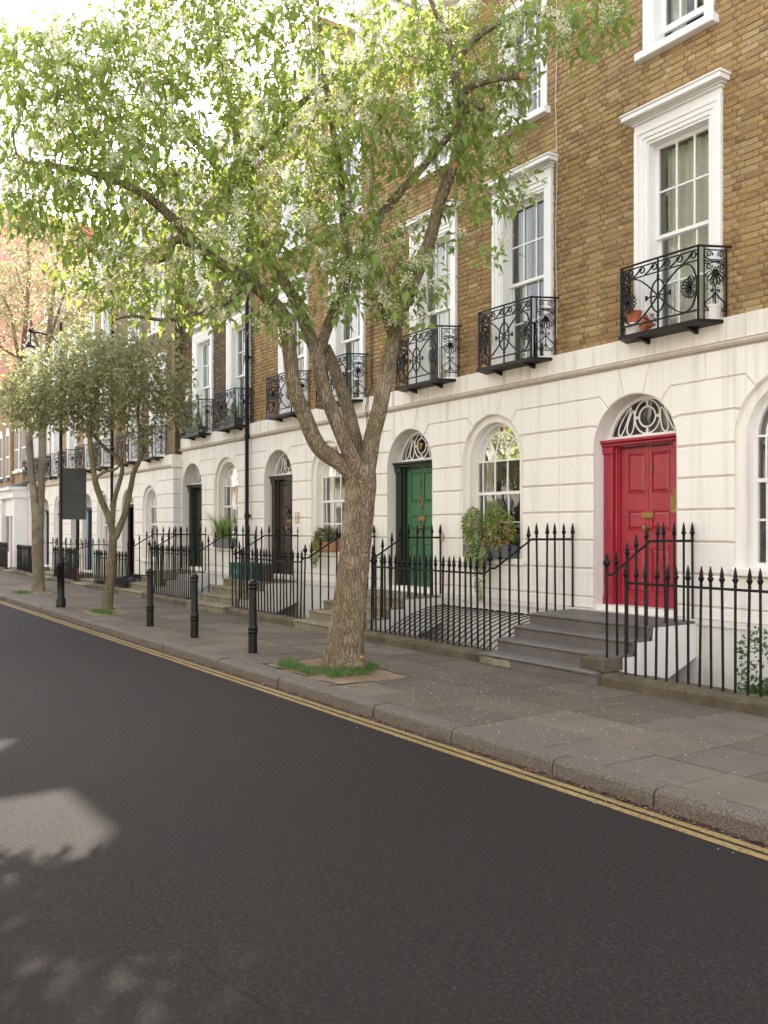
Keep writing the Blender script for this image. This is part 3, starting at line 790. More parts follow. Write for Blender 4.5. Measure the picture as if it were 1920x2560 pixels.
    if detail:
        if number:
            for i, ch in enumerate(number):
                place('door_number', text_mesh(ch, .115, br), door, (-.05+.1*i, yd+.004, fzz(.155)), rot=(R(90),0,0))
        lb = MB(); lb.cbox(-.095, .095, yd-.006, yd+.014, fzz(.455), fzz(.415), .004); lb.cbox(-.065, .065, yd-.012, yd-.004, fzz(.45), fzz(.42), .003)
        place('letterbox', cached(('letterbox', r), lambda: lb, br), door)
        def knob():
            return MB().lathe([(.0,.0),(.028,.002),(.03,.008),(.012,.014),(.012,.035),(.03,.045),(.038,.062),(.03,.078),(.0,.083)], n=12)
        place('knob', cached(('knob',), knob, br, True), door, (-.005, yd+.012, fzz(.515)), rot=(R(90), 0, 0))
        if knocker == 'ring':
            place('knocker', cached(('knocker',), lambda: MB().tube([(.05*math.cos(R(a)), 0, .065*math.sin(R(a))) for a in range(0,360,20)], .009, 6, True).lathe([(.0,.06),(.02,.06),(.022,.075),(.0,.09)], n=8), M['zinc'], True), door, (-.01, yd-.012, fzz(.30)))
        elif knocker == 'lion':
            place('knocker', cached(('lion',), lambda: MB().tube([(.055*math.cos(R(a)), -.01, -.05+.07*math.sin(R(a))) for a in range(0,360,20)], .014, 6, True).lathe([(.0,-.01),(.05,.0),(.06,.03),(.045,.07),(.02,.10),(.0,.11)], n=10), M['black'], True), door, (0, yd-.015, fzz(.36)))
        elif knocker == 'plate':
            pm = MB(); pm.cbox(lw-.075, lw+.03, yd-.02, yd+.03, fzz(.425), fzz(.315), .004); pm.cbox(lw-.03, lw+.03, yd-.012, yd+.03, fzz(.314), fzz(.275), .004)
            pm.cbox(lw-.045, lw-.015, yd-.024, yd-.015, fzz(.375), fzz(.365), .002)
            obj('lock_plate', pm, br, door)
    rf = r-.01
    z0 = zt+.087
    def fl():
        m = arch_solid(0, rf-.035, rf+.008, z0, ZS, yd-.02, yd+.03)
        q = MB(); q.box(-rf, rf, yd-.04, yd+.03, z0, z0+.045); m.add(q.v, q.f)
        t = fan_tracery(rf-.035, z0+.045, ZS); m.add([(a, b+yd+.0, c) for a, b, c in t.v], t.f); return m
    fan = place('fanlight', cached(('fan', r), fl, M['white'] if fanmat is None else fanmat), house, L)
    def gp():
        p = [(-rf+.02, z0+.03), (rf-.02, z0+.03)] + arc(0, rf-.02, ZS, 90, -90, 24)
        return MB().add([(a, yd+.012, b) for a, b in p], [tuple(range(len(p)))])
    place('pane', cached(('fanpane', r), gp, M['glass'], recalc=False), fan)
    place('interior', cached(('fanroom', r), lambda: room(-rf, rf, zt, ZS+rf, yd+.06, 1.0), M['interior'], recalc=False), fan)
    return door, fan

# ------------------------------------------------------------------ balconies
def spiral(cx, cz, r, a0, turns, sgn=1, n=22):
    return [(cx + r*(1-.82*i/n)*math.cos(R(a0)+sgn*turns*2*math.pi*i/n), cz + r*(1-.82*i/n)*math.sin(R(a0)+sgn*turns*2*math.pi*i/n)) for i in range(n+1)]
BH, BF, BB, BD = .83, .56, .71, .35           # height, half width at front, at the wall, depth
def balcony_front():
    m = MB(); t = .0105
    def tb(p2, r=t, n=4, closed=False): m.tube([(a, 0, b) for a, b in p2], r*1.2, n, closed)
    w = BF-.012; zb, zw = .10, BH-.165
    tb([(-w, zb), (w, zb)]); tb([(-w, zw), (w, zw)], .008); tb([(-w, BH-.045), (w, BH-.045)], .008)
    nw = 6; p = 2*w/nw                           # running wave scroll
    for i in range(nw):
        x0 = -w + p*(i+.5); zc = (zw+BH-.045)/2; h = .055
        pts = [(x0-p*.55, zc-h*.85), (x0-p*.32, zc-h*.55), (x0-p*.1, zc), (x0+p*.02, zc+h*.55), (x0+p*.2, zc+h*.85)] + [(x0+p*.22+.036*math.cos(R(a)), zc+.012+.036*math.sin(R(a))) for a in (70, 30, -10, -60, -110, -160)] + [(x0+p*.22-.006, zc+.03)]
        tb(pts, .0085)
    zc = (zb+zw)/2; hh = (zw-zb)/2-.008
    tb([(0, 0), (0, BH)], .010)
    tb([(.105*math.cos(R(a)), zc+.19*math.sin(R(a))) for a in range(0, 360, 15)], .009, 4, True)
    tb([(w*.985*math.sin(R(a)), zc+hh*math.sin(R(2*a))) for a in range(0, 360, 6)], .009, 4, True)
    tb([(-.175, zc), (.175, zc)], .008)
    for s in (-1, 1):
        tb([(s*.175, zc-.03), (s*.175, zc+.03)], .010); tb([(s*.16, zc-.02), (s*.16, zc+.02)], .009)
        cxp = s*(w-.075)                         # palmette that points to the middle
        for a in range(-70, 71, 20):
            L = .155*(1-.16*abs(a)/70); ca, sa_ = math.cos(R(a)), math.sin(R(a)); loop = []
            for k in range(9):
                u = k/8; q = .021*math.sin(u*math.pi)**.6*(0.4+u)
                loop.append((L*u, q))
            loop += [(b, -c) for b, c in loop[::-1][1:-1]]
            tb([(cxp - s*(b*ca - c*sa_), zc + b*sa_ + c*ca) for b, c in loop], .0062, 4, True)
        for q in (-1, 1):
            tb([(cxp + s*(a), zc + q*b) for a, b in spiral(-.015, .085, .058, 250, 1.35, 1)], .008)
        tb([(cxp + s*.02 + .02*math.cos(R(a)), zc+.02*math.sin(R(a))) for a in range(0, 360, 40)], .007, 4, True)
    for zz in (zw-.05, zw-.08, zb+.05, zb+.08):
        m.lathe([(.0,-.012),(.02,-.006),(.022,.0),(.018,.008),(.0,.013)], 0, 0, 6, zz)
    return m
def balcony_side():
    # drawn in its own plane: s from 0 (front) to SL (wall)
    SL = math.hypot(BD, BB-BF); m = MB()
    def tb(p2, r=.0085, n=4, closed=False): m.tube([(a, 0, b) for a, b in p2], r*1.2, n, closed)
    a, b = .075, SL-.03; c = (a+b)/2; hw = (b-a)/2
    tb([(a, 0), (a, BH)], .008); tb([(b, 0), (b, BH)], .008)
    for zz in (BH-.04, BH-.17, .10): tb([(a, zz), (b, zz)], .007)
    for s in (-1, 1):
        tb([(c+s*x_, z_) for x_, z_ in spiral(hw*.52, BH-.09, .040, 200, 1.3, -1)], .0065)
        tb([(c+s*x_, z_) for x_, z_ in [(hw*.95, BH-.06), (hw*.98, BH-.1), (hw*.8, BH-.14), (hw*.4, BH-.155), (0, BH-.15)]], .0065)
        tb([(c+s*x_, z_) for x_, z_ in spiral(hw*.55, BH-.225, .040, 160, 1.3, 1)], .0065)
        tb([(c, BH-.175), (c+s*hw*.4, BH-.19), (c+s*hw*.9, BH-.20)], .0065)
    for an in range(-60, 61, 20):                # shell
        L = .19*(1-.12*abs(an)/60); loop = []
        for k in range(9):
            u = k/8; q = .020*math.sin(u*math.pi)**.6*(.4+u); loop.append((L*u, q))
        loop += [(x_, -y_) for x_, y_ in loop[::-1][1:-1]]
        ca, sa_ = math.cos(R(an)), math.sin(R(an))
        tb([(c + x_*sa_*.85 + y_*ca, BH-.26 - x_*ca + y_*sa_) for x_, y_ in loop], .0062, 4, True)
    tb([(c+.02*math.cos(R(q)), BH-.255+.02*math.sin(R(q))) for q in range(0, 360, 45)], .007, 4, True)
    tb([(c, BH-.45), (c, .11)], .0065)
    for s in (-1, 1):
        tb([(c+s*x_, z_) for x_, z_ in spiral(hw*.30, .325, .024, 180, 1.2, -1)], .006)
        tb([(c, .31), (c+s*hw*.35, .25), (c+s*hw*.85, .20), (c+s*hw*.95, .16), (c+s*hw*.7, .12), (c+s*hw*.3, .125), (c, .19)], .0075)
    return m
def balcony(house, cx, yb, z0, dz=0):
    I = M['iron']
    def frame():
        m = MB()
        plan = [(-BB, 0), (-BF, -BD), (BF, -BD), (BB, 0)]
        m.tube([(x_, y_, BH) for x_, y_ in [(-BB-.03, .02)] + plan[1:3] + [(BB+.03, .02)]], .0135, 6)
        for s in (-1, 1):
            m.tube([(s*BF, -BD, 0), (s*BF, -BD, BH)], .0145, 4)
            m.tube([(s*(BB+.03), .02, BH), (s*(BB+.03), .06, BH)], .02, 6)
        m.prism_z([(-BB-.03, .0), (-BF-.02, -BD-.03), (BF+.02, -BD-.03), (BB+.03, 0)], -.045, -.004)
        for s in (-.35, .35): m.prism_x([(0, -.05), (-.3, -.05), (0, -.13)], s-.02, s+.02)
        return m
    b = place('balcony', cached(('balcony',), frame, I), house, (cx, yb, z0+dz))
    place('scrollwork_panel', cached(('balfront',), balcony_front, I), b, (0, -BD, 0))
    an = math.atan2(BD, BB-BF)
    place('side_panel', cached(('balside',), balcony_side, I), b, (BF, -BD, 0), rotz=an)
    place('side_panel', cached(('balside',), balcony_side, I), b, (-BF, -BD, 0), rotz=math.pi-an)
    return b

# ------------------------------------------------------------------ brickwork, brick by brick (Flemish bond)
def lay_bricks(x0, x1, z0, z1, holes, seed, course=.075, st=.225, hd=.1125, joint=.010):
    r = random.Random(seed); out = []; z = z0; row = 0
    while z < z1-.02:
        h = min(course, z1-z)-joint
        x = x0 - (0 if row % 2 else (st+hd)/2) - r.uniform(0,.03); k = row % 2
        cutsx = [(a-.002, b+.002) for a, b, c, d in holes if c < z+h and d > z]
        while x < x1:
            w = (st if k % 2 == 0 else hd); a, b = max(x, x0), min(x+w-joint, x1); x += w; k += 1
            segs = [(a, b)]
            for ca, cb in cutsx:
                ns = []
                for s0, s1 in segs:
                    if cb <= s0 or ca >= s1: ns.append((s0, s1)); continue
                    if ca-s0 > .03: ns.append((s0, ca))
                    if s1-cb > .03: ns.append((cb, s1))
                segs = ns
            for s0, s1 in segs:
                if s1-s0 > .028: out.append(((s0+s1)/2, z+h/2+joint/2, s1-s0, h*r.uniform(.93,1.03)))
        z += course; row += 1
    return out
def unit_brick(i):
    r = random.Random(100+i); j = lambda q: r.uniform(-q, q); c = .02
    v = [(-.5,.06,-.5),(.5,.06,-.5),(.5,.06,.5),(-.5,.06,.5)] + [(-.5+c*.4+j(.008),0+j(.0015),-.5+c*2+j(.03)),(.5-c*.4+j(.008),0+j(.0015),-.5+c*2+j(.03)),(.5-c*.4+j(.008),0+j(.0015),.5-c*2+j(.03)),(-.5+c*.4+j(.008),0+j(.0015),.5-c*2+j(.03))]
    v[4:4] = [(-.5,.005,-.5),(.5,.005,-.5),(.5,.005,.5),(-.5,.005,.5)]
    f = [(8,9,10,11)] + [(a,(a+1)%4,4+(a+1)%4,4+a) for a in range(4)] + [(4+a,4+(a+1)%4,8+(a+1)%4,8+a) for a in range(4)]
    return v, f
UB = [unit_brick(i) for i in range(5)]
def brick_wall(house, hx, bricks, y, mat, nobj, seed):
    r = random.Random(seed); keep = []
    if nobj:
        sc = []
        for i, (bx, bz, w, h) in enumerate(bricks):
            X, Y, d = proj(hx+bx, YF+y, bz)
            if 20 < X < 1900 and 10 < Y < 2550: sc.append((-w*h/d/d, i))
        sc.sort(); keep = [i for _, i in sc[:nobj]]
    ks = set(keep)
    for i in keep:
        bx, bz, w, h = bricks[i]; q = i % 5
        me = cached(('brick', q), lambda: MB().add(*UB[q]), mat, recalc=False)
        place('brick', me, house, (bx, y+r.uniform(-.004,.004), bz), rot=(0, r.uniform(-.012,.012), r.uniform(-.02,.02)), scale=(w, 1, h))
    rest = [b for i, b in enumerate(bricks) if i not in ks]
    U = [np.array(v) for v, f in UB]; F = np.array([list(q) for q in UB[0][1]]); V = []; FF = []
    for i, (bx, bz, w, h) in enumerate(rest):
        a = U[i % 5]*np.array([w, 1, h]); t = r.uniform(-.012,.012)
        a = np.column_stack([a[:,0]+bx, a[:,1]+y+r.uniform(-.004,.004), a[:,2]+bz+a[:,0]*t]); V.append(a); FF.append(F+12*i)
    if V:
        me = npmesh('brickwork', np.concatenate(V), np.concatenate(FF), mat)
        place('brickwork', me, house, kind='stuff')

# ------------------------------------------------------------------ a terraced house
SILL = 1.36
FW = (.63, 2.77)
def house(name_label, xd, yf, xl, xr, doormat, framemat, number, wx, fws, bstyle, dz=0, seed=0, nobj=0, rd=.66, rw=.68,
          knocker='ring', detail=True, fanmat=None, curts=('full', True), z_par=10.35, group='terraced houses along the pavement', open2=0.0, fw_w=.93):
    H = thing('terraced_house', name_label, 'house', (xd, yf, 0), 0, group)
    arches = [dict(c=0.0, r=rd, kind='door'), dict(c=wx, r=rw, kind='window')]
    obj('stucco_wall', stucco_base(arches, xl, xr, SILL, dz), M['joint'], H, recalc=False)
    blocks(H, arches, xl, xr, SILL, dz)
    bw = MB(); hx0, hx1 = wx-.55, wx+.55            # basement wall with its window opening
    zb0, zb1 = -1.35, -.05
    for (a, b, c, d) in ((xl, hx0, -2.3, ZB), (hx1, xr, -2.3, ZB), (hx0, hx1, -2.3, zb0), (hx0, hx1, zb1, ZB)):
        bw.add([(a, .0, c+dz*(c > 0)), (b, .0, c+dz*(c > 0)), (b, .0, d+dz*(d > 0)), (a, .0, d+dz*(d > 0))], [(0,1,2,3)])
    bw.box(xl, xr, -.025, .02, ZB-.001+dz-.06, ZB+dz)
    obj('basement_wall', bw, M['pit_wall'], H, recalc=False)
    if detail:
        bwin = obj('basement_window', MB().box(hx0, hx0+.06, .06, .14, zb0, zb1).box(hx1-.06, hx1, .06, .14, zb0, zb1).box(hx0+.06, hx1-.06, .06, .14, zb1-.06, zb1).box(hx0+.06, hx1-.06, .06, .14, zb0, zb0+.06).box(wx-.19, wx-.165, .08, .11, zb0+.06, zb1-.06).box(wx+.165, wx+.19, .08, .11, zb0+.06, zb1-.06).box(hx0+.06, hx1-.06, .07, .12, -.72, -.68), M['white'], H)
        place('pane', pane_mesh(1.0, 1.2), bwin, (wx, .1, -.7)); obj('interior', room(hx0, hx1, zb0, zb1, .13, 1.0), M['interior'], bwin, recalc=False)
        obj('reveal', MB().add([(hx0,0,zb0),(hx0,.13,zb0),(hx0,.13,zb1),(hx0,0,zb1),(hx1,0,zb0),(hx1,.13,zb0),(hx1,.13,zb1),(hx1,0,zb1)], [(0,1,2,3),(4,7,6,5),(3,2,6,7),(0,4,5,1)]), M['pit_wall'], bwin, recalc=False)
    bd = MB(); bd.cbox(xl, xr, -.035, .08, 3.93+dz, 4.20+dz, .008)
    obj('storey_band', bd, M['stucco_band'], H)
    st = MB(); st.prism_x([(.05, ZT+dz), (-.03, ZT+dz+.004), (-.05, ZT+dz+.02), (-.062, ZT+dz+.04), (-.05, ZT+dz+.058), (-.062, ZT+dz+.068), (.05, ZT+dz+.072)], xl, xr)
    obj('string_moulding', st, M['joint'], H)
    door, fan = front_door(H, rd, doormat, framemat, number, dz, knocker=knocker, fanmat=fanmat, detail=detail)
    arched_window(H, wx, rw, SILL, dz, detail)
    yb = .06
    fz0, fz1 = 4.20+dz, 6.62+dz; sz0, sz1 = 7.74+dz, 9.42+dz
    holes = []
    for i, fx in enumerate(fws):
        sash_window(H, fx, 4.20, 6.62, fw_w, yb, 3, 2, 2, 5.44, 'french', curts[i], dz, panes=detail)
        balcony(H, fx, yb-.01, 4.18, dz)
        sash_window(H, fx, 7.74, 9.42, .80, yb, 3, 2, 2, None, 'plain', True, dz, open_=open2 if i == 0 else 0, panes=detail)
        holes += [(fx-fw_w/2-.15, fx+fw_w/2+.15, fz0-.1, fz1+.15), (fx-.40-.10, fx+.40+.10, sz0-.08, sz1+.09)]
    ztop = z_par-.35+dz
    # mortar bed behind the bricks, cut round the window openings
    mo = MB(); xs = sorted({xl, xr, *[q for h in holes for q in h[:2]]}); zs = sorted({4.19+dz, ztop, *[q for h in holes for q in h[2:]]})
    ym = yb+.009
    for a, b in zip(xs[:-1], xs[1:]):
        for c, d in zip(zs[:-1], zs[1:]):
            if c < 4.18+dz: continue
            mx_, mz_ = (a+b)/2, (c+d)/2
            if not any(h[0] < mx_ < h[1] and h[2] < mz_ < h[3] for h in holes): mo.add([(a,ym,c),(b,ym,c),(b,ym,d),(a,ym,d)], [(0,1,2,3)])
    if bstyle in ('brick', 'brick_dark'):
        obj('brick_wall', mo, M['mortar'] if bstyle == 'brick' else M['mortar_dark'], H, recalc=False)
        brick_wall(H, xd, lay_bricks(xl, xr, 4.205+dz, ztop, holes, seed), yb-.002, M[bstyle], nobj, seed)
    else:
        obj('brick_wall', mo, M[bstyle], H, recalc=False)
    # parapet, mansard roof with dormers, chimney stack, back of the house
    pc = MB(); pc.prism_x([(.1, ztop), (-.06, ztop), (-.10, ztop+.06), (-.26, ztop+.12), (-.28, ztop+.20), (.1, ztop+.22)], xl, xr)
    obj('cornice', pc, M['stucco_band'], H)
    obj('parapet', MB().box(xl, xr, -.0, .28, ztop+.221, z_par+dz), M['stucco_band'], H)
    rf = MB(); zr = z_par+dz-.12
    rf.add([(xl,.28,zr),(xr,.28,zr),(xr,1.7,zr+2.0),(xl,1.7,zr+2.0),(xr,5.0,zr+2.5),(xl,5.0,zr+2.5),(xr,9.5,zr-.4),(xl,9.5,zr-.4)], [(0,1,2,3),(3,2,4,5),(5,4,6,7)])
    roof = obj('mansard_roof', rf, M['slate'], H, recalc=False)
    for fx in fws:
        dm = MB(); dm.box(fx-.52, fx-.38, .55, 1.7, zr+.25, zr+1.62); dm.box(fx+.38, fx+.52, .55, 1.7, zr+.25, zr+1.62); dm.box(fx-.6, fx+.6, .45, 1.75, zr+1.62, zr+1.74)
        dm.box(fx-.38, fx+.38, .58, .66, zr+.25, zr+.36); dm.box(fx-.38, fx+.38, .58, .66, zr+1.5, zr+1.62); dm.box(fx-.015, fx+.015, .59, .63, zr+.36, zr+1.5); dm.box(fx-.38, fx+.38, .59, .64, zr+.9, zr+.94)
        d_ = obj('dormer', dm, M['white'], roof)
    ch = MB(); ch.box(xl-.0, xl+.42, 1.6, 3.4, zr+1.0, zr+3.4); ch.box(xl-.0, xl+.46, 1.55, 3.45, zr+3.401, zr+3.52)
    chm = obj('chimney', ch, M['brick_far'], roof)
    bk = MB(); bk.add([(xl,9.5,-2.3),(xr,9.5,-2.3),(xr,9.5,zr-.4),(xl,9.5,zr-.4)], [(0,1,2,3)])
    for x_ in (xl+.003, xr-.003):
        bk.add([(x_,.10,-2.3),(x_,9.5,-2.3),(x_,9.5,zr-.4),(x_,5.0,zr+2.5),(x_,1.7,zr+2.0),(x_,.28,zr),(x_,.10,zr)], [(0,1,2,3,4,5,6)])
    obj('party_wall', bk, M['brick_far'], H, recalc=False)
    return H, door, fan

PITCH = 4.865; X19 = -7.66
xd = [X19 - PITCH*k for k in range(4)]
h19, d19, f19 = house('terraced house of yellow brick over white stucco with red front door', xd[0], YF, -1.30, 3.565, M['red'], M['red'], '19', 2.14, FW, 'brick', seed=19, nobj=300, knocker='plate', curts=('full', True), open2=.22)
h17, d17, f17 = house('terraced house of yellow brick over white stucco with green front door', xd[1], YF, -1.30, 3.565, M['green'], M['darkgreen'], '17', 2.14, FW, 'brick', seed=17, nobj=300, knocker='ring')
h15, d15, f15 = house('terraced house with brown black front door behind the broad tree trunk', xd[2], YF, -1.30, 3.565, M['brownblack'], M['brownblack'], None, 2.14, FW, 'brick', seed=15, nobj=300, knocker='lion')
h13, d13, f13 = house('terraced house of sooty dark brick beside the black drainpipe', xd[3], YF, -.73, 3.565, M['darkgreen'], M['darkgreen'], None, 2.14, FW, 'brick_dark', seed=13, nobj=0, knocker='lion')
place('house_number', text_mesh('17', .15, M['gold'], .010), f17, (-.005, .235, 3.213), rot=(R(90),0,0))
# number tiles beside the doors of 17 and 15
tl = MB(); tl.cbox(.86, .98, -.012, .005, 1.60, 1.72, .003); til = obj('number_tile', tl, M['terracotta'], h17)
for i in (0, 1):
    q = MB(); q.cbox(.868+.053*i, .918+.053*i, -.016, -.011, 1.61, 1.71, .002); obj('tile_face', q, M['cream'], til)
    place('digit', text_mesh('26'[i], .08, M['lead'], .002), til, (.893+.053*i, -.017, 1.66), rot=(R(90),0,0))
tl = MB(); tl.cbox(.78, .96, -.012, .005, 1.92, 2.14, .003); til = obj('number_tile', tl, M['terracotta'], h15)
q = MB(); q.cbox(.792, .948, -.016, -.011, 1.932, 2.128, .002); obj('tile_face', q, M['cream'], til)
place('digit', text_mesh('15', .13, M['terracotta'], .002), til, (.87, -.017, 2.03), rot=(R(90),0,0))

# the terrace beyond, which stands a little proud and lower
YQ = 8.70; DZF = -.42
far_specs = [
 ('terraced house with black front door where the terrace steps forward', -26.72, -1.28, 3.74, M['black'], M['black'], 1.92, (.45, 2.45), 'brick_far_dark'),
 ('narrow terraced house with blue front door', -31.0, -.75, 3.0, M['blue'], M['blue'], 1.75, (.2, 2.05), 'brick_far'),
 ('terraced house with grey green front door beside the blue one', -32.5, -3.55, .75, M['darkgreen'], M['darkgreen'], -2.35, (-2.75, -.55), 'brick_far'),
 ('terraced house with dark door behind the twin trunked tree', -36.75, -2.95, .70, M['darkgreen'], M['darkgreen'], -1.95, (-2.0, -.1), 'brick_far'),
]
far_h = []
for i, (lab, x_, a, b, dm, fm, wx, fws, bs) in enumerate(far_specs):
    far_h.append(house(lab, x_, YQ, a, b, dm, fm, None, wx, fws, bs, dz=DZF, seed=40+i, rd=.56, rw=.60, detail=(i == 0), z_par=10.35, fw_w=.86)[0])
# return of the projecting terrace at its corner: stucco below, black and brown brick above
cx_ = 3.74; rt = far_h[0]
m = MB(); m.add([(cx_, .0, -2), (cx_, .30, -2), (cx_, .30, 3.86+DZF), (cx_, 0, 3.86+DZF)], [(0,1,2,3)]); obj('stucco_return', m, M['joint'], rt, recalc=False)
zz = [ZT] + J + [ZB]
for a, b in zip(zz[:-1], zz[1:]):
    m = MB(); p0 = [(.004,b+.006),(.26,b+.006),(.26,a-.006),(.004,a-.006)]; p1 = [(.016,b+.018),(.25,b+.018),(.25,a-.018),(.016,a-.018)]
    m.add([(cx_+.001,p,q+DZF) for p,q in p0]+[(cx_+.016,p,q+DZF) for p,q in p1], [(4,5,6,7)]+[(i,(i+1)%4,4+(i+1)%4,4+i) for i in range(4)]); obj('stucco_block', m, M['stucco'], rt)
obj('band_return', MB().box(cx_-.01, cx_+.035, -.034, .27, 3.931+DZF, 4.199+DZF).box(cx_-.01, cx_+.055, -.05, .27, ZT+DZF+.001, ZT+DZF+.07), M['stucco_band'], rt)
obj('brick_return', MB().box(cx_-.05, cx_-.004, .065, .40, 4.2+DZF, 9.9+DZF), M['mortar_dark'], rt)
V = []; FF = []; r = random.Random(5); row = 0; z = 4.205+DZF; k = 0; F8 = [(0,1,2,3),(0,4,5,1),(1,5,6,2),(2,6,7,3),(3,7,4,0),(7,6,5,4)]
mb1 = MB()
while z < 9.85+DZF:
    segs = ((.062, .17), (.18, .30)) if row % 2 else ((.062, .285),)
    for a, b in segs: mb1.box(cx_-.03, cx_+.004+r.uniform(0,.004), a, b-.008, z, z+.066)
    z += .075; row += 1
obj('brickwork', mb1, M['brick_black'], rt, kind='stuff')

# ------------------------------------------------------------------ house trimmings: pipes, cables
def pipe_part(H, x_, y_, z0, z1, hopper=True):
    m = MB(); m.tube([(x_, y_, z0), (x_, y_, z1)], .045, 10)
    z = z0+.5
    while z < z1: m.lathe([(.0,-.05),(.06,-.05),(.06,.05),(.0,.05)], x_, y_, 10, z); m.box(x_-.1, x_+.1, y_+.02, y_+.06, z-.02, z+.02); z += 1.8
    if hopper: m.box(x_-.13, x_+.13, y_-.11, y_+.1, z1-.02, z1+.28)
    obj('drainpipe', m, M['iron'], H, smooth=False)
pipe_part(h13, 3.50, -.085, -.2, 9.6)
pipe_part(far_h[0], -1.25, -.09, .2, 8.9)
pc = [(3.47 + .012*math.sin(k*.9), .045, 4.45+k*.27) for k in range(20)]
obj('cable', MB().tube(pc, .006, 5), M['cable_white'], h17)
for q in (0, .05):
    pts = [(-1.26+q+.01*math.sin(k*1.3+q*40), .045 if k > 0 else -.06, 4.1+k*.3) for k in range(20)]
    obj('cable', MB().tube([(-1.27+q+.02, -.006, 3.0), (-1.23+q, -.075, 3.86), (-1.26+q, -.075, 4.0), (-1.26+q, -.045, 4.12), (-1.26+q, -.045, 4.21)] + pts[1:], .007, 5), M['cable_dark'], h17)
obj('alarm_box', MB().cbox(-.42, -.20, -.02, .07, 5.15, 5.5, .02), M['cream'], h13)

# ------------------------------------------------------------------ steps to the front doors
SY = [7.25, 7.55, 7.83, 8.10]; SZ = [.27, .42, .57, .72]
def door_steps(label, x0, x1, mat, white_side=True, ys=SY, zs=SZ, yw=YF, seed=0, group='flights of steps up to the front doors'):
    S = thing('door_steps', label, 'steps', ((x0+x1)/2, ys[0], PAVE), 0, group); ox, oy, oz = (x0+x1)/2, ys[0], PAVE
    r = random.Random(seed)
    for k, (y, z) in enumerate(zip(ys, zs)):
        y2 = (ys[k+1]+.05) if k+1 < len(ys) else yw-.003
        zb = (zs[k-1]-.03 if k else PAVE-.03)
        n = 14; m = MB(); prof = []; e = .022                     # rounded, worn nosing
        base = [(y+.015, zb), (y+.012, z-.05), (y-.006, z-.04), (y-.010, z-.022), (y-.004, z-.006), (y+.014, z), (y2, z+.001), (y2, zb)]
        v = []; f = []; kk = len(base)
        for i in range(n+1):
            xx = x0+(x1-x0)*i/n - ox; wear = .012*math.exp(-((i/n-.5)/.28)**2) if k < len(ys)-1 else 0
            ed = -.012*(1 if i in (0, n) else 0)
            for q, (a, b) in enumerate(base):
                dzv = (-wear if q in (4, 5) else 0) + (ed if q in (3,4,5) else 0) + r.uniform(-.002,.002)
                v.append((xx, a-oy+r.uniform(-.003,.003)*(q < 6), b-oz+dzv))
        for i in range(n):
            for q in range(kk): f.append((i*kk+q, (i+1)*kk+q, (i+1)*kk+(q+1)%kk, i*kk+(q+1)%kk))
        f.append(tuple(range(kk-1,-1,-1))); f.append(tuple(n*kk+q for q in range(kk)))
        obj('step', m.add(v, f), mat, S, smooth=True)
    if white_side:
        p = [(7.40,-.28),(7.40,.20),(7.60,.235),(7.62,.385),(7.88,.387),(7.90,.535),(8.16,.537),(8.18,.685),(yw-.004,.685),(yw-.004,.30),(8.75,.22),(8.2,-.0),(7.7,-.25)]
        for s, nm in ((x0-.005, 0), (x1-.055, 1)):
            obj('stringer', MB().prism_x([(a-oy, b-oz) for a, b in p], s-ox, s+.06-ox), M['pit_wall'], S)
        obj('soffit', MB().prism_x([(a-oy, b-oz) for a, b in [(7.45,-.2),(7.7,-.2),(8.2,.04),(8.75,.26),(yw-.004,.33),(yw-.004,.45),(8.3,.45),(7.6,.1)]], x0+.06-ox, x1-.06-ox), M['pit_wall'], S)
    return S
SL, SR = -1.00, .94
names = ['red', 'green', 'brown black', 'dark green']
S19 = door_steps('grey painted steps rising to the red front door', xd[0]+SL, xd[0]+SR, M['step_paint'], seed=1)
r = random.Random(8); pp = [(-.93 + .55*k/10, .012+.006*r.random()) for k in range(11)] + [(-.40 - .53*k/10, .095+.02*r.random()) for k in range(11)]
obj('bare_stone_patch', MB().prism_y(pp, -.001, .02), M['step_stone'], S19)
door_steps('mossy stone steps rising to the green front door', xd[1]+SL, xd[1]+SR, M['step_stone'], seed=2)
door_steps('weathered stone steps rising to the brown black front door', xd[2]+SL, xd[2]+SR, M['step_stone'], seed=3)
door_steps('weathered stone steps rising to the dark green front door by the projecting corner', xd[3]-.72, xd[3]+SR, M['step_stone'], seed=4)
fx = [s[1] for s in far_specs]
door_steps('pale stone steps rising to the black front door', fx[0]-.8, fx[0]+.8, M['step_stone'], False, [7.22, 7.52], [.22, .32], YQ, 5)
door_steps('low stone steps shared by the blue door and grey green door', fx[2]-.7, fx[1]+.7, M['step_stone'], False, [7.22, 7.52], [.22, .32], YQ, 6)
door_steps('low stone steps behind the twin trunked tree', fx[3]-.8, fx[3]+.8, M['step_stone'], False, [7.22, 7.52], [.22, .32], YQ, 7)

# sunken areas in front of the basements
struct('area_floor', MB().box(-40, 0, 7.5, 9.1, -2.2, -1.95), M['areafloor'])
struct('area_wall', MB().box(-40, 0, 7.42, 7.60, -2.2, .10), M['pit_wall'])

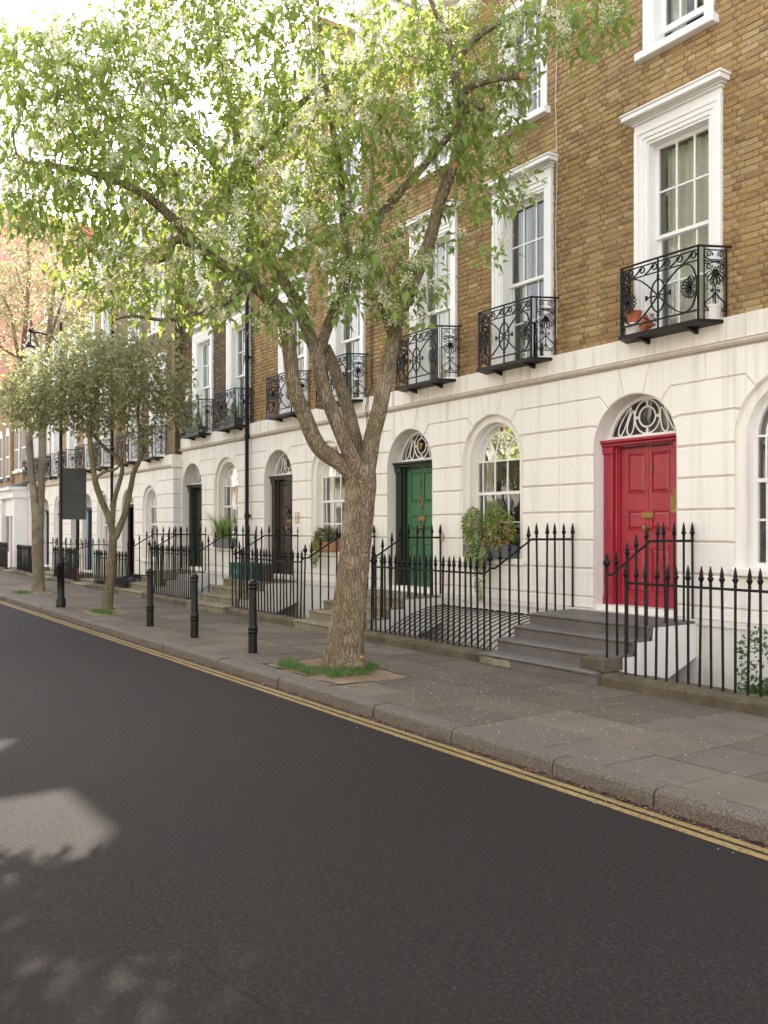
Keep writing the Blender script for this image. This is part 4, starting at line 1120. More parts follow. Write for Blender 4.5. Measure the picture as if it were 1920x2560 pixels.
# ------------------------------------------------------------------ iron railings
PR = .0125
def shaft(L):
    L = round(L, 2)
    return cached(('shaft', L), lambda: MB().tube([(0,0,0),(0,0,L)], PR*1.15, 6), M['iron'])
def finial_mb(ball=False):
    if ball: prof = [(.0,0),(.02,0),(.024,.012),(.014,.03),(.016,.04),(.036,.065),(.041,.088),(.034,.112),(.016,.128),(.014,.138),(.022,.148),(.016,.16),(.006,.185),(.0,.195)]
    else: prof = [(.0,0),(.016,0),(.018,.010),(.014,.018),(.018,.028),(.014,.040),(.017,.062),(.027,.080),(.030,.092),(.023,.104),(.017,.110),(.021,.120),(.016,.155),(.006,.205),(.0,.215)]
    return MB().lathe(prof, n=8)
def picket(parent, o, x_, y_, zb, zr, ball=False, lean=(0,0)):
    L = zr-zb+.005
    p = place('picket', shaft(L), parent, (x_-o[0], y_-o[1], zb-o[2]), rot=(lean[0], lean[1], 0))
    place('finial', cached(('finial', ball), lambda: finial_mb(ball), M['iron'], True), p, (0, 0, round(L, 2)-.004))
def railing(label, pts, spacing, group='black iron railings in front of the houses', balls=(), lean=0.0, seed=0, plinth=None, plinth_mat=None, first=True, last=True):
    """pts: (x, y, base z, rail z) corners."""
    o = (pts[0][0], pts[0][1], PAVE); T = thing('railing', label, 'railing', o, 0, group); r = random.Random(seed)
    m = MB(); m.tube([(p[0]-o[0], p[1]-o[1], p[3]-o[2]) for p in pts], .013, 6)
    obj('rail', m, M['iron'], T)
    for i, (a, b) in enumerate(zip(pts[:-1], pts[1:])):
        L = math.hypot(b[0]-a[0], b[1]-a[1]); n = max(1, round(L/spacing))
        for k in range(n+1):
            if k == 0 and (i > 0 or not first): continue
            if k == n and i == len(pts)-2 and not last: continue
            t = k/n; q = [a[j]+(b[j]-a[j])*t for j in range(4)]
            ball = (i == 0 and k == 0 and 0 in balls) or (i == len(pts)-2 and k == n and 1 in balls)
            zb = q[2]
            picket(T, o, q[0], q[1], zb, q[3]+(.035 if ball else .0), ball, (r.uniform(-.014,.014), lean*math.sin(t*math.pi)+r.uniform(-.016,.016)))
    if plinth:
        x0, x1 = plinth; n = max(4, int((x1-x0)/.2)); v = []; f = []; rr = random.Random(seed+50)
        prof = [(YP0, PAVE-.05), (YP0-.004, PAVE+.085), (YP0+.012, PAVE+.118), (YP0+.05, PAVE+.135), (YP1-.04, PAVE+.135), (YP1, PAVE+.12), (YP1, PAVE-.3)]
        kk = len(prof)
        for i in range(n+1):
            for a, b in prof: v.append((x0+(x1-x0)*i/n-o[0], a-o[1]+rr.uniform(-.007,.007), b-o[2]+rr.uniform(-.007,.007)*(b > PAVE)))
        for i in range(n):
            for q in range(kk-1): f.append((i*kk+q, (i+1)*kk+q, (i+1)*kk+q+1, i*kk+q+1))
        f.append(tuple(range(kk-1,-1,-1))); f.append(tuple(n*kk+q for q in range(kk)))
        obj('plinth', MB().add(v, f), M['plinth'], T, smooth=False)
    return T
YR = 7.47
def stair_rail(label, x_, bzl=.25, seed=0, ybot=YR, balls=()):
    o = (x_, ybot, PAVE); T = thing('stair_railing', label, 'railing', o, 0, 'black iron railings in front of the houses'); r = random.Random(seed)
    zr = lambda y: 1.30 + .36*min(1, max(0, (y-7.55)/.62))
    ys = [ybot+.162*k for k in range(10)]
    path = [(0, 0, zr(ybot)-o[2])] + [(0, y-o[1], zr(y)-o[2]) for y in (7.55, 8.17)] + [(0, 8.935-o[1], 1.66-o[2])]
    obj('rail', MB().tube(path, .0145, 6), M['iron'], T)
    for k, y in enumerate(ys):
        zb = .26 if y < 7.56 else .42 if y < 7.83 else .57 if y < 8.1 else .72
        picket(T, o, x_, y, zb-.02, zr(y)+(.05 if k == 0 and balls else 0), k == 0 and bool(balls), (r.uniform(-.02,.02), r.uniform(-.012,.012)))
        if k == 0: zb = .25
    return T
for k in range(4):
    n = names[k]; l, rr_ = (xd[k]+SL-.03, xd[k]+SR-.04)
    if k < 3: stair_rail(f'stair railing of the {n} door steps on their {names[k+1]} door side', l, seed=k, balls=(1,))
    else: stair_rail('black iron stair railing at the projecting corner beside the dark green door', xd[3]-.70, seed=k)
    other = 'street lamp away side' if k else 'planted area side'
    stair_rail(f'stair railing of the {n} door steps on their arched window side', rr_, seed=10+k, balls=(1,))
for k in range(1, 4):
    x0, x1 = xd[k]+SR+.02, xd[k-1]+SL-.03
    railing(f'low black spearhead railing between the {names[k]} door steps and the {names[k-1]} door steps', [(x0+.12, YR, .25, 1.226), (x1-.12, YR, .25, 1.226), (x1, YR, .25, 1.30)], .126, lean=-.03 if k == 2 else 0, seed=20+k, plinth=(x0-.0, x1+.0), last=False)
railing('low black spearhead railing in front of the evergreen shrub beside the red door', [(xd[0]+SR+.22, YR, .25, 1.226), (xd[0]+SR+2.86, YR, .25, 1.226)], .132, seed=31, plinth=(xd[0]+SR-.30, xd[0]+SR+3.2))
blk = MB(); blk.cbox(-.17, .17, -.15, .16, 0, .135, .012); o = obj('plinth_block', blk, M['plinth'], None, (xd[0]+SR-.13, YR-.0, .262)); o['label'] = 'square stone block at the foot of the red door steps railing'; o['category'] = 'stone block'
# far terrace railings
railing('short black railing between the black door steps and the projecting corner', [(fx[0]+.85, YR, .2, 1.0), (-23.05, YR, .2, 1.0)], .13, seed=41, plinth=(fx[0]+.85, -22.95))
railing('dense black railing with plant pots between the blue door and black door', [(fx[1]+.8, YR-.05, .2, 1.02), (fx[0]-.85, YR-.05, .2, 1.02)], .11, lean=-.05, seed=42, plinth=(fx[1]+.8, fx[0]-.85))
railing('black railing running back to the wall beside the blue door', [(fx[1]+.78, YR, .3, 1.3), (fx[1]+.78, 8.6, .3, 1.3)], .16, seed=43)
railing('black railing running back to the wall beside the black door', [(fx[0]-.82, YR, .3, 1.2), (fx[0]-.82, 7.9, .3, 1.32), (fx[0]-.82, 8.6, .3, 1.32)], .16, seed=44)
railing('black railing in front of the grey green door house window', [(fx[3]+.85, YR, .2, 1.0), (fx[2]-.75, YR, .2, 1.0)], .115, seed=45, plinth=(fx[3]+.85, fx[2]-.75))
railing('black railing running back to the wall beside the grey green door', [(fx[2]-.74, YR, .3, 1.3), (fx[2]-.74, 8.6, .3, 1.3)], .16, seed=46)
railing('solid looking black railing at the far end of the terrace', [(fx[3]-2.6, YR, .2, 1.05), (fx[3]-.85, YR, .2, 1.05)], .075, seed=47, plinth=(fx[3]-2.7, fx[3]-.85))

# barred cages over the areas
def area_cage(label, x0, x1, spacing=.125, ztop=.56, yw=YF):
    T = thing('area_grille', label, 'grille', (x0, 7.62, PAVE), 0, 'barred cages over the basement areas'); o = (x0, 7.62, PAVE)
    n = int((x1-x0)/spacing)
    def bar():
        p = []
        for k in range(9):
            u = k/8; p.append((0, u*(yw-.02-7.64)+.02, -.02 + (ztop-.08)*math.sin(u*math.pi/2)**.8))
        return MB().tube(p, .0085, 5)
    for k in range(n+1): place('bar', cached(('cagebar', round(ztop,2), yw), bar, M['iron']), T, ((x1-x0)*k/n, 0, 0))
    m = MB()
    for u in (.03, .98):
        y = u*(yw-.02-7.64)+.02; z = -.02+(ztop-.08)*math.sin(u*math.pi/2)**.8; m.box(0, x1-x0, y-.012, y+.012, z-.014, z-.006)
    obj('cross_bar', m, M['iron'], T)
area_cage('curved black bars over the basement area between green door and red door', xd[1]+SR+.1, xd[0]+SL-.08)
area_cage('curved black bars over the basement area beside the black door', fx[0]+.85, -23.05, .12, .45, YQ)
# lead covered lean-to in the area of the dark green door house
T = thing('lean_to', 'grey lead covered lean-to roof in the area of the dark brick house', 'canopy', (xd[3]+2.2, 8.2, 0))
obj('roof_sheet', MB().prism_x([(-.5,-.25),(.72,.42),(.72,.36),(-.5,-.31)], -1.0, .9), M['lead'], T)
obj('cheek', MB().prism_x([(-.48,-.32),(.72,.35),(.72,-1.9),(-.48,-1.9)], .84, .89), M['pit_wall'], T)

# ------------------------------------------------------------------ street furniture
def bollard_mb():
    return MB().lathe([(.0,0),(.062,0),(.061,.26),(.066,.275),(.072,.285),(.072,.30),(.064,.312),(.066,.325),(.071,.335),(.070,.348),(.060,.362),(.056,.40),(.053,.86),(.057,.872),(.062,.88),(.062,.892),(.057,.90),(.058,.92),(.065,.93),(.065,.945),(.060,.955),(.050,.975),(.030,.992),(.0,1.0)], n=20)
for i, (p, lab) in enumerate((((-11.11,5.333), 'black iron bollard standing nearest the broad tree trunk'), ((-13.165,5.33), 'black iron bollard between two other bollards'), ((-15.165,5.33), 'black iron bollard standing nearest the slim forked tree'))):
    o = thing('bollard', lab, 'bollard', (p[0], p[1], PAVE-.004), 0, 'black bollards along the kerb')
    lower = cached('bollard_base', lambda: MB().lathe([(.0,0),(.062,0),(.0605,.262),(.0,.262)], n=20), M['bollard'], True)
    place('base', lower, o); place('post', cached('bollard_post', lambda: MB().lathe([(.0,.2625),(.061,.2625),(.066,.275),(.072,.285),(.072,.30),(.064,.312),(.066,.325),(.071,.335),(.070,.348),(.060,.362),(.056,.40),(.053,.86),(.0,.86)], n=20), M['bollard'], True), o)
    place('cap', cached('bollard_cap', lambda: MB().lathe([(.0,.8605),(.054,.8605),(.057,.872),(.062,.88),(.062,.892),(.057,.90),(.058,.92),(.065,.93),(.065,.945),(.060,.955),(.050,.975),(.030,.992),(.0,1.0)], n=20), M['bollard'], True), o)
LX, LY = -19.87, 5.02
T = thing('street_lamp', 'black street lamp column with arm and lantern over the road', 'street lamp', (LX, LY, PAVE))
obj('base', MB().lathe([(.0,0),(.105,0),(.105,.17),(.085,.20),(.078,.22),(.074,.84),(.09,.86),(.09,.89),(.078,.90),(.092,.93),(.07,.98),(.045,1.08),(.0,1.08)], n=16), M['bollard'], T, smooth=True)
obj('column', MB().tube([(0,0,1.06),(0,0,2.4),(0,0,6.1)], [.038,.036,.03], 10), M['bollard'], T, smooth=True)
obj('arm', MB().tube([(0,0,5.62),(0,-.2,5.80),(0,-.45,5.83),(0,-.62,5.82)], .02, 8).tube([(0,-.62,5.82),(0,-.62,5.62)], .016, 6).lathe([(.0,0),(.04,.02),(.05,.06),(.02,.1),(.0,.12)], 0, -.62, 8, 5.8), M['bollard'], T)
lan = obj('lantern', MB().lathe([(.0,.30),(.05,.30),(.13,.20),(.14,.17),(.13,.165),(.0,.165)], 0, -.62, 6, 5.32).lathe([(.0,0),(.07,0),(.07,.015),(.0,.015)], 0, -.62, 6, 5.13), M['bollard'], T)
obj('lantern_glass', MB().lathe([(.0,.0),(.068,.0),(.12,.33),(.0,.33)], 0, -.62, 6, 5.148), M['cream'], lan)
obj('notice', MB().box(-.045,.045,-.05,-.04,2.27,2.42), M['cream'], T)
S = thing('sign_panel', 'blank dark back of a tall two part sign fixed to the lamp column', 'sign', (LX, LY, 2.0))
pn = MB()
for z0, z1 in ((.0, .54), (.5405, 1.10)): pn = MB().cbox(.03, .52, -.012, .012, z0, z1, .003); o = obj('panel', pn, M['sign'], S, rotz=R(74))
obj('bracket', MB().box(-.06, .5, .013, .03, .1, .13).box(-.06, .5, .013, .03, .95, .98), M['bollard'], S, rotz=R(74))

# ------------------------------------------------------------------ buildings that close the street
B = thing('shop_house', 'brick house with white pilastered shop front and small red door', 'house', (-39.7, YQ, 0))
x0, x1 = -2.9, 0.0
obj('wall', MB().box(x0, x1, .05, 8, -.2, 9.2), M['brick_far'], B)
obj('shop_front', MB().box(x0-.1, x1+.04, -.62, .05, 3.1, 3.42).box(x0-.16, x1+.08, -.78, .05, 3.421, 3.56).box(x0, x0+.28, -.55, .05, 0, 3.1).box(x1-.32, x1-.04, -.55, .05, 0, 3.1).box(x0+.28, x1-.32, -.40, .05, 2.35, 3.1).box(x0+.28, x0+1.35, -.40, .05, 0, .8).box(x0+1.2, x0+1.35, -.4, .05, .8, 2.35), M['white'], B)
obj('lead_flashing', MB().prism_x([(-.80,3.561),(.04,3.561),(.04,3.80)], x0-.16, x1+.08), M['lead'], B)
obj('door', MB().cbox(x0+1.4, x1-.36, -.30, -.24, .12, 2.34, .01), M['red'], B)
w = obj('shop_window', MB().box(x0+.28, x0+1.2, -.34, -.30, .8, 2.35), M['interior'], B)
for q in (-2.2, -.75):
    w = obj('window', MB().box(q-.42, q+.42, -.0, .049, 4.35, 6.2).box(q-.5, q+.5, -.08, .048, 4.24, 4.35), M['white'], B)
    obj('pane', MB().box(q-.34, q+.34, -.012, -.004, 4.43, 5.25).box(q-.34, q+.34, -.012, -.004, 5.31, 6.12), M['interior'], w)
B = thing('brick_house', 'plain brown brick house with arched windows and pale fascia before the red building', 'house', (-42.62, YQ-.1, 0))
obj('wall', MB().box(-2.75, 0.0, 0, 8, -.2, 8.6), M['brick_far'], B)
obj('fascia', MB().box(-2.75, -.02, -.20, -.001, 2.95, 3.35).box(-2.75, -.02, -.30, -.001, 3.351, 3.5), M['white'], B)
for q in (-2.15, -.65):
    w = obj('window', MB().prism_y([(q-.36, 4.1), (q+.36, 4.1), (q+.36, 6.0)] + arc(q, .36, 6.0, 90, -90, 10) + [(q-.36, 6.0)], -.002, .001), M['white'], B)
    obj('pane', MB().box(q-.28, q+.28, -.008, -.003, 4.2, 5.0).box(q-.28, q+.28, -.008, -.003, 5.08, 6.0), M['interior'], w)
    obj('sill', MB().box(q-.46, q+.46, -.1, .0, 3.96, 4.098), M['slate'], w)
for q in (-2.2, -.75):
    obj('door', MB().prism_y([(q-.42, .1), (q+.42, .1), (q+.42, 2.1)] + arc(q, .42, 2.1, 90, -90, 10) + [(q-.42, 2.1)], -.06, -.002), M['white'], B)
B = thing('red_building', 'tall red and pink painted building at the end of the street', 'building', (-45.4, 8.4, 0))
obj('wall', MB().box(-14, 0, 0, 16, -.2, 16.4), M['redbld'], B)
obj('cornice', MB().box(-14.2, .25, -.3, 16.2, 16.401, 16.8).box(-14.1, .1, -.15, 16.1, 15.7, 15.95), M['redtrim'], B)
obj('shop_front', MB().box(-14, -.05, -.12, -.001, 3.4, 4.0).box(-.7, -.05, -.10, -.001, 0, 3.4), M['redtrim'], B)
obj('flue', MB().tube([(.25, 5.9, 14.8), (.25, 5.9, 17.3)], .3, 10), M['redtrim'], B)
for i in range(3):
    for j in range(3):
        q = -1.9-i*2.4; z = 5.3+j*3.5
        w = obj('window', MB().box(q-.6, q+.6, -.03, -.001, z, z+2.1), M['white'], B); obj('pane', MB().box(q-.5, q+.5, -.04, -.031, z+.1, z+2.0), M['interior'], w)
B = thing('distant_house', 'plain brick house closing the far end of the road', 'house', (-100, -2, 0))  # unseen house, added to close the road and give panes something to reflect
obj('wall', MB().box(-8, 0, -14, 12, -.5, 9.5), M['brick_far'], B); obj('cornice', MB().box(-8.2, .3, -14.2, 12.2, 9.501, 9.9), M['stucco'], B)
for q in range(8):
    for z in (1.2, 4.3, 7.0):
        w = place('window', cached(('distwin',), lambda: MB().box(.001, .06, -.6, .6, 0, 1.8), M['white']), B, (0, -12.5+q*3.1, z)); place('pane', cached(('distpane',), lambda: MB().box(.061, .07, -.5, .5, .1, 1.7), M['interior']), w)
# invented terrace across the road, out of view: fills the panes and bounces sunlight
T = thing('opposite_terrace', 'sunlit brick terrace across the road, mirrored in the windows', 'building', (-15, -6.3, 0))
obj('wall', MB().box(-55, 35, -9, 0, -.5, 9.0), M['brick_pale'], T)  # pale brick chosen to bounce more light onto the near terrace
obj('ground_storey', MB().box(-55, 35, .001, .06, .12, 3.9), M['stucco'], T)
obj('cornice', MB().box(-55, 35, .001, .3, 8.6, 8.9), M['stucco'], T)
k = 0
for q in np.arange(-50, 32, 2.45):
    for z, h in ((1.2, 2.0), (4.4, 2.3), (7.0, 1.4)):
        w = place('window', cached(('oppwin', h), lambda: MB().box(-.55, .55, .07, .12, 0, h), M['white']), T, (float(q), 0, z))
        place('pane', cached(('opppane', h), lambda: MB().box(-.45, .45, .121, .13, .1, h-.1), M['interior']), w)

# ------------------------------------------------------------------ foliage helpers
def leaf_arrays(P, D, L, Wd, rs, fold=.25, droop=.3):
    """P base points, D unit directions; two quads folded on the midrib per leaf."""
    n = len(P); up = rs.normal(size=(n,3))*.5 + np.array([0,0,1.0])
    S = np.cross(D, up); S /= np.linalg.norm(S, axis=1, keepdims=True)+1e-9
    N = np.cross(S, D)
    L = L[:,None]; Wd = Wd[:,None]
    T = P + D*L + np.array([0,0,-1.0])*L*droop
    Mi = P + D*L*.5 - N*Wd*fold - np.array([0,0,1.0])*L*droop*.2
    Lf = P + D*L*.42 + S*Wd; Rt = P + D*L*.42 - S*Wd
    V = np.stack([P, Mi, T, Lf, Rt], axis=1).reshape(-1,3)
    b = (np.arange(n)*5)[:,None]
    F = np.concatenate([b+np.array([[0,1,2,3]]), b+np.array([[0,4,2,1]])])
    return V, F
def leafcloud(name, parent, n, center, rad, size, mat, seed, droop=.3, kind='stuff', shell=.3, dirz=.2):
    rs = np.random.RandomState(seed)
    u = rs.normal(size=(n,3)); u /= np.linalg.norm(u, axis=1, keepdims=True); rr = rs.uniform(shell, 1, n)**.5
    P = u*rr[:,None]*np.array(rad) + np.array(center)
    D = u + rs.normal(size=(n,3))*.6 + np.array([0,0,dirz]); D /= np.linalg.norm(D, axis=1, keepdims=True)
    L = size*rs.uniform(.6,1.25,n); V, F = leaf_arrays(P, D, L, L*.33, rs, droop=droop)
    o = place(name, npmesh(name, V, F, mat), parent)
    if kind: o['kind'] = kind
    return o
def blades(name, parent, n, fn, h, w, mat, seed, kind='stuff', lean=.35):
    rs = np.random.RandomState(seed); P = np.array([fn(rs) for _ in range(n)])
    a = rs.uniform(0, 2*np.pi, n); H = h*rs.uniform(.4,1.2,n)
    dx = np.stack([np.cos(a), np.sin(a), np.zeros(n)], 1); sd = np.stack([-np.sin(a), np.cos(a), np.zeros(n)], 1)*w
    up = np.array([0,0,1.0])
    M1 = P + up*(H*.55)[:,None] + dx*(H*lean*.3)[:,None]; T = P + up*(H*.95)[:,None] + dx*(H*lean)[:,None]
    V = np.stack([P-sd, P+sd, M1+sd*.8, M1-sd*.8, T+sd*.1, T-sd*.1], 1).reshape(-1,3); b = (np.arange(n)*6)[:,None]
    F = np.concatenate([b+np.array([[0,1,2,3]]), b+np.array([[3,2,4,5]])])
    o = place(name, npmesh(name, V, F, mat), parent)
    if kind: o['kind'] = kind
    return o

# ------------------------------------------------------------------ trees: traced limbs, branches grown into the crown volume
def resample(pts, rad, step):
    P = [Vector(p) for p in pts]; out = []; rr = []
    # Catmull-Rom through the points
    for i in range(len(P)-1):
        p0, p1, p2, p3 = P[max(i-1,0)], P[i], P[i+1], P[min(i+2,len(P)-1)]
        n = max(1, int((p2-p1).length/step))
        for k in range(n):
            t = k/n
            q = .5*((2*p1)+(-p0+p2)*t+(2*p0-5*p1+4*p2-p3)*t*t+(-p0+3*p1-3*p2+p3)*t**3)
            out.append(q); rr.append(rad[i]+(rad[i+1]-rad[i])*t)
    out.append(P[-1]); rr.append(rad[-1]); return out, rr
def bark_tube(pts, rad, n, step, seed, flute=.0, knob=.0, flare=None):
    out, rr = resample(pts, rad, step); rs = np.random.RandomState(seed); m = len(out)
    V = []; nx = None
    ph = rs.uniform(0, 6.28, 8); kq = 5; wn = rs.uniform(-1, 1, (m//kq+3, n))
    for i in range(m):
        t = (out[min(i+1,m-1)]-out[max(i-1,0)]).normalized()
        if nx is None: nx = t.orthogonal().normalized()
        nx = (nx - t*nx.dot(t)).normalized(); ny = t.cross(nx)
        for k in range(n):
            a = 2*math.pi*k/n
            f = 1 + flute*(.5*math.sin(3*a+ph[0]+i*.02)+.35*math.sin(5*a+ph[1]-i*.015)+.25*math.sin(8*a+ph[2]+i*.03))
            row = i/kq; i0 = int(row); fr = row-i0
            f += knob*((wn[i0,k]*(1-fr)+wn[i0+1,k]*fr))
            if flare: f += flare(i/(m-1), a)
            V.append(out[i] + (nx*math.cos(a)+ny*math.sin(a))*rr[i]*f)
    F = [(i*n+k, i*n+(k+1)%n, (i+1)*n+(k+1)%n, (i+1)*n+k) for i in range(m-1) for k in range(n)]
    F.append(tuple(range(n-1,-1,-1))); F.append(tuple((m-1)*n+k for k in range(n)))
    return MB().add([tuple(v) for v in V], F)
def grow(limbs, attr, seed, D=.17, di=1.3, dk=.24, iters=90, maxn=9000, jitter=.25, up=0.05):
    """limbs: list of (pts, radii). Space colonisation from the limb points. Returns nodes, parents, count of limb nodes."""
    rs = np.random.RandomState(seed); nodes = []; par = []
    for pts, rad in limbs:
        o, rr = resample(pts, rad, D)
        for i, p in enumerate(o):
            if i == 0: par.append(-1)
            else: par.append(len(nodes)-1)
            nodes.append(np.array(p))
    nl = len(nodes); A = attr.copy()
    N = np.zeros((maxn+400, 3)); N[:nl] = np.array(nodes); cnt = nl; par = list(par)
    best = np.full(len(A), 1e9); bi = np.zeros(len(A), int); done = 0
    # limb tips only near the crown may branch
    for it in range(iters):
        if cnt > done:
            new = N[done:cnt]
            for s in range(0, len(new), 400):
                d = np.linalg.norm(A[:,None,:]-new[None,s:s+400,:], axis=2); j = d.argmin(1); dm = d[np.arange(len(A)), j]
                u = dm < best; best[u] = dm[u]; bi[u] = done+s+j[u]
            done = cnt
        kill = best < dk; A = A[~kill]; best = best[~kill]; bi = bi[~kill]
        act = best < (di if it > 6 else di*2.2)
        if not act.any() or cnt > maxn: break
        idx = np.unique(bi[act]); acc = {}
        dirs = A[act]-N[bi[act]]; dirs /= np.linalg.norm(dirs, axis=1, keepdims=True)+1e-9
        S = np.zeros((cnt,3)); np.add.at(S, bi[act], dirs)
        for k in idx:
            v = S[k]; l = np.linalg.norm(v)
            if l < 1e-6: continue
            v = v/l + rs.normal(size=3)*jitter + np.array([0,0,up]); v /= np.linalg.norm(v)
            if cnt < len(N): N[cnt] = N[k]+v*D; par.append(int(k)); cnt += 1
    return N[:cnt], par, nl
def twig_mesh(name, N, par, nl, mat, parent, r0=.0035, ex=2.35, rmax=.05):
    n = len(N); kids = [[] for _ in range(n)]
    for i in range(n):
        if par[i] >= 0: kids[par[i]].append(i)
    rad = np.zeros(n)
    for i in range(n-1, -1, -1):
        if i < nl: continue
        ks = [k for k in kids[i] if k >= nl]
        rad[i] = r0 if not ks else sum(rad[k]**ex for k in ks)**(1/ex)
    rad = np.minimum(rad, rmax); mb = MB(); used = set()
    starts = [i for i in range(nl, n) if par[i] < nl]; stack = list(starts)
    while stack:
        i = stack.pop(); ch = [par[i]] if par[i] >= 0 else []
        rr = [rad[i]] if ch else []
        cur = i
        while True:
            ch.append(cur); rr.append(rad[cur]); ks = [k for k in kids[cur] if k >= nl]
            if not ks: break
            ks.sort(key=lambda k: -rad[k]); stack.extend(ks[1:]); cur = ks[0]
        sides = 7 if rr[0] > .02 else 5 if rr[0] > .009 else 3
        mb.tube([N[k] for k in ch], [max(q, .002) for q in rr], sides)
    me = mb.mesh(name, smooth=True, recalc=False); me.materials.append(mat)
    o = place(name, me, parent, kind='stuff'); return o, rad
def crown_leaves(name, N, par, nl, rad, mat, parent, per, size, seed, rlim, off, droop=.35, aspect=.30, hang=.35, spread=.11):
    rs = np.random.RandomState(seed); idx = np.array([i for i in range(nl, len(N)) if rad[i] < rlim])
    n = len(idx)*per; b = np.repeat(idx, per)
    gd = N[b]-N[np.array([par[i] for i in b])]; gd /= np.linalg.norm(gd, axis=1, keepdims=True)+1e-9
    P = N[b] + rs.normal(size=(n,3))*spread*.6
    D = gd*.5 + rs.normal(size=(n,3))*.8 + np.array([0,0,-hang]); D /= np.linalg.norm(D, axis=1, keepdims=True)
    L = size*rs.uniform(.42,1.42,n); V, F = leaf_arrays(P, D, L, L*aspect*rs.uniform(.8,1.25,n), rs, droop=droop)
    o = place(name, npmesh(name, V - np.array(off), F, mat), parent, kind='stuff'); return o
def px(X, Y, d): return unproj(X, Y, d)
def ell(X, Y, d, rx, ry, rd, n, rs):
    u = rs.normal(size=(n,3)); u /= np.linalg.norm(u, axis=1, keepdims=True); u *= (rs.uniform(0,1,n)**(1/2.6))[:,None]
    return [np.array(px(X+rx*a, Y+ry*b, d+rd*c)) for a, b, c in u]

# --- the broad tree in front of the green door house
D0 = 10.8
base = Vector((-9.22, 5.643, PAVE-.02))
MT = thing('street_tree', 'broad blossoming street tree with thick fluted trunk forking into four limbs', 'tree', tuple(base), 0, 'street trees along the kerb')
off = np.array(base)
def sub(pts): return [tuple(Vector(p)-base) for p in pts]
trunk_pts = [base, px(862,1640,10.8), px(872,1560,10.8), px(882,1460,10.82), px(892,1360,10.84), px(900,1280,10.85), px(906,1215,10.85), px(903,1165,10.85)]
trunk_r = [.245, .222, .198, .186, .180, .176, .180, .172]
flare = lambda t, a: (.22*math.exp(-t/.05)*(.5+.5*math.sin(4*a+.8)) + .10*math.exp(-t/.1))
obj('trunk', bark_tube(sub(trunk_pts), trunk_r, 72, .03, 1, flute=.13, knob=.035, flare=flare), M['bark'], MT, smooth=True)
L1 = ([px(893,1200,10.85), px(858,1163,10.8), px(797,1117,10.72), px(762,1040,10.65), px(735,968,10.6), px(722,868,10.55), px(705,785,10.5), px(672,748,10.4), px(622,702,10.3), px(560,665,10.2), px(500,618,10.1), px(430,545,10.0), px(350,480,9.9), px(250,440,9.8), px(150,415,9.7), px(60,405,9.6)],
      [.13,.125,.12,.113,.11,.105,.10,.092,.085,.08,.074,.066,.055,.042,.03,.018])
L2 = ([px(900,1180,10.8), px(876,1140,10.75), px(838,1049,10.7), px(803,954,10.7), px(792,887,10.72), px(772,836,10.75), px(735,745,10.85), px(684,667,10.95), px(635,590,11.05), px(590,500,11.1), px(545,420,11.15), px(480,350,11.15), px(410,280,11.2), px(345,235,11.2)],
      [.12,.115,.108,.10,.098,.095,.09,.085,.08,.072,.06,.05,.038,.02])
L3 = ([px(908,1185,10.95), px(893,1120,11.0), px(865,1010,11.05), px(835,920,11.05), px(812,865,11.0)], [.115,.11,.10,.095,.08])
L2b = ([px(797,880,10.72), px(808,850,10.72), px(830,789,10.75), px(872,684,10.8), px(900,630,10.85), px(935,565,10.9), px(980,505,10.9), px(1048,428,10.9), px(1117,347,10.9), px(1165,296,10.9)],
       [.085,.085,.082,.08,.078,.074,.068,.06,.05,.035])
L4 = ([px(918,1180,10.9), px(930,1100,10.85), px(948,1030,10.8), px(966,937,10.75), px(980,870,10.7), px(1000,790,10.65), px(1030,715,10.6), px(1073,608,10.55), px(1096,521,10.5), px(1126,434,10.45), px(1148,369,10.4), px(1153,304,10.38), px(1140,210,10.35), px(1134,143,10.3), px(1115,80,10.3), px(1085,20,10.3), px(1060,-60,10.3), px(1050,-170,10.4)],
      [.13,.125,.12,.112,.105,.10,.095,.09,.086,.08,.074,.066,.06,.055,.045,.036,.028,.016])
L4b = ([px(1136,160,10.3), px(1175,110,10.2), px(1225,70,10.1), px(1300,35,9.95), px(1380,40,9.8), px(1460,75,9.7)], [.05,.045,.04,.03,.022,.012])
L4c = ([px(1150,290,10.38), px(1165,225,10.25), px(1220,200,10.1), px(1290,190,9.95), px(1308,188,9.92)], [.05,.048,.044,.04,.038])
L5 = ([px(984,850,10.7), px(965,800,10.5), px(960,740,10.35), px(975,690,10.2), px(1000,640,10.1)], [.05,.045,.038,.03,.015])
L6 = ([px(575,470,11.12), px(620,400,11.2), px(690,330,11.3), px(770,240,11.4), px(830,200,11.5), px(900,160,11.6)], [.055,.05,.046,.04,.03,.016])
L7 = ([px(640,600,11.0), px(600,470,11.2), px(590,330,11.3), px(560,180,11.3), px(540,40,11.3), px(530,-120,11.3)], [.06,.055,.05,.042,.032,.016])
L8 = ([px(880,670,10.8), px(860,560,11.1), px(850,420,11.3), px(820,250,11.4), px(800,80,11.4), px(790,-100,11.4)], [.055,.052,.048,.04,.03,.015])
L9 = ([px(500,618,10.1), px(440,600,9.9), px(420,640,9.8), px(395,650,9.75)], [.05,.045,.04,.035])
L10 = ([px(622,702,10.3), px(560,760,10.1), px(500,780,10.0), px(420,800,9.9), px(330,790,9.8), px(290,800,9.75)], [.035,.03,.026,.022,.016,.01])
for _l in (L1, L2, L3, L2b, L4): _l[1][:] = [q*.80 for q in _l[1]]
limbs = [L1, L2, L3, L2b, L4, L4b, L4c, L5, L6, L7, L8, L9, L10]
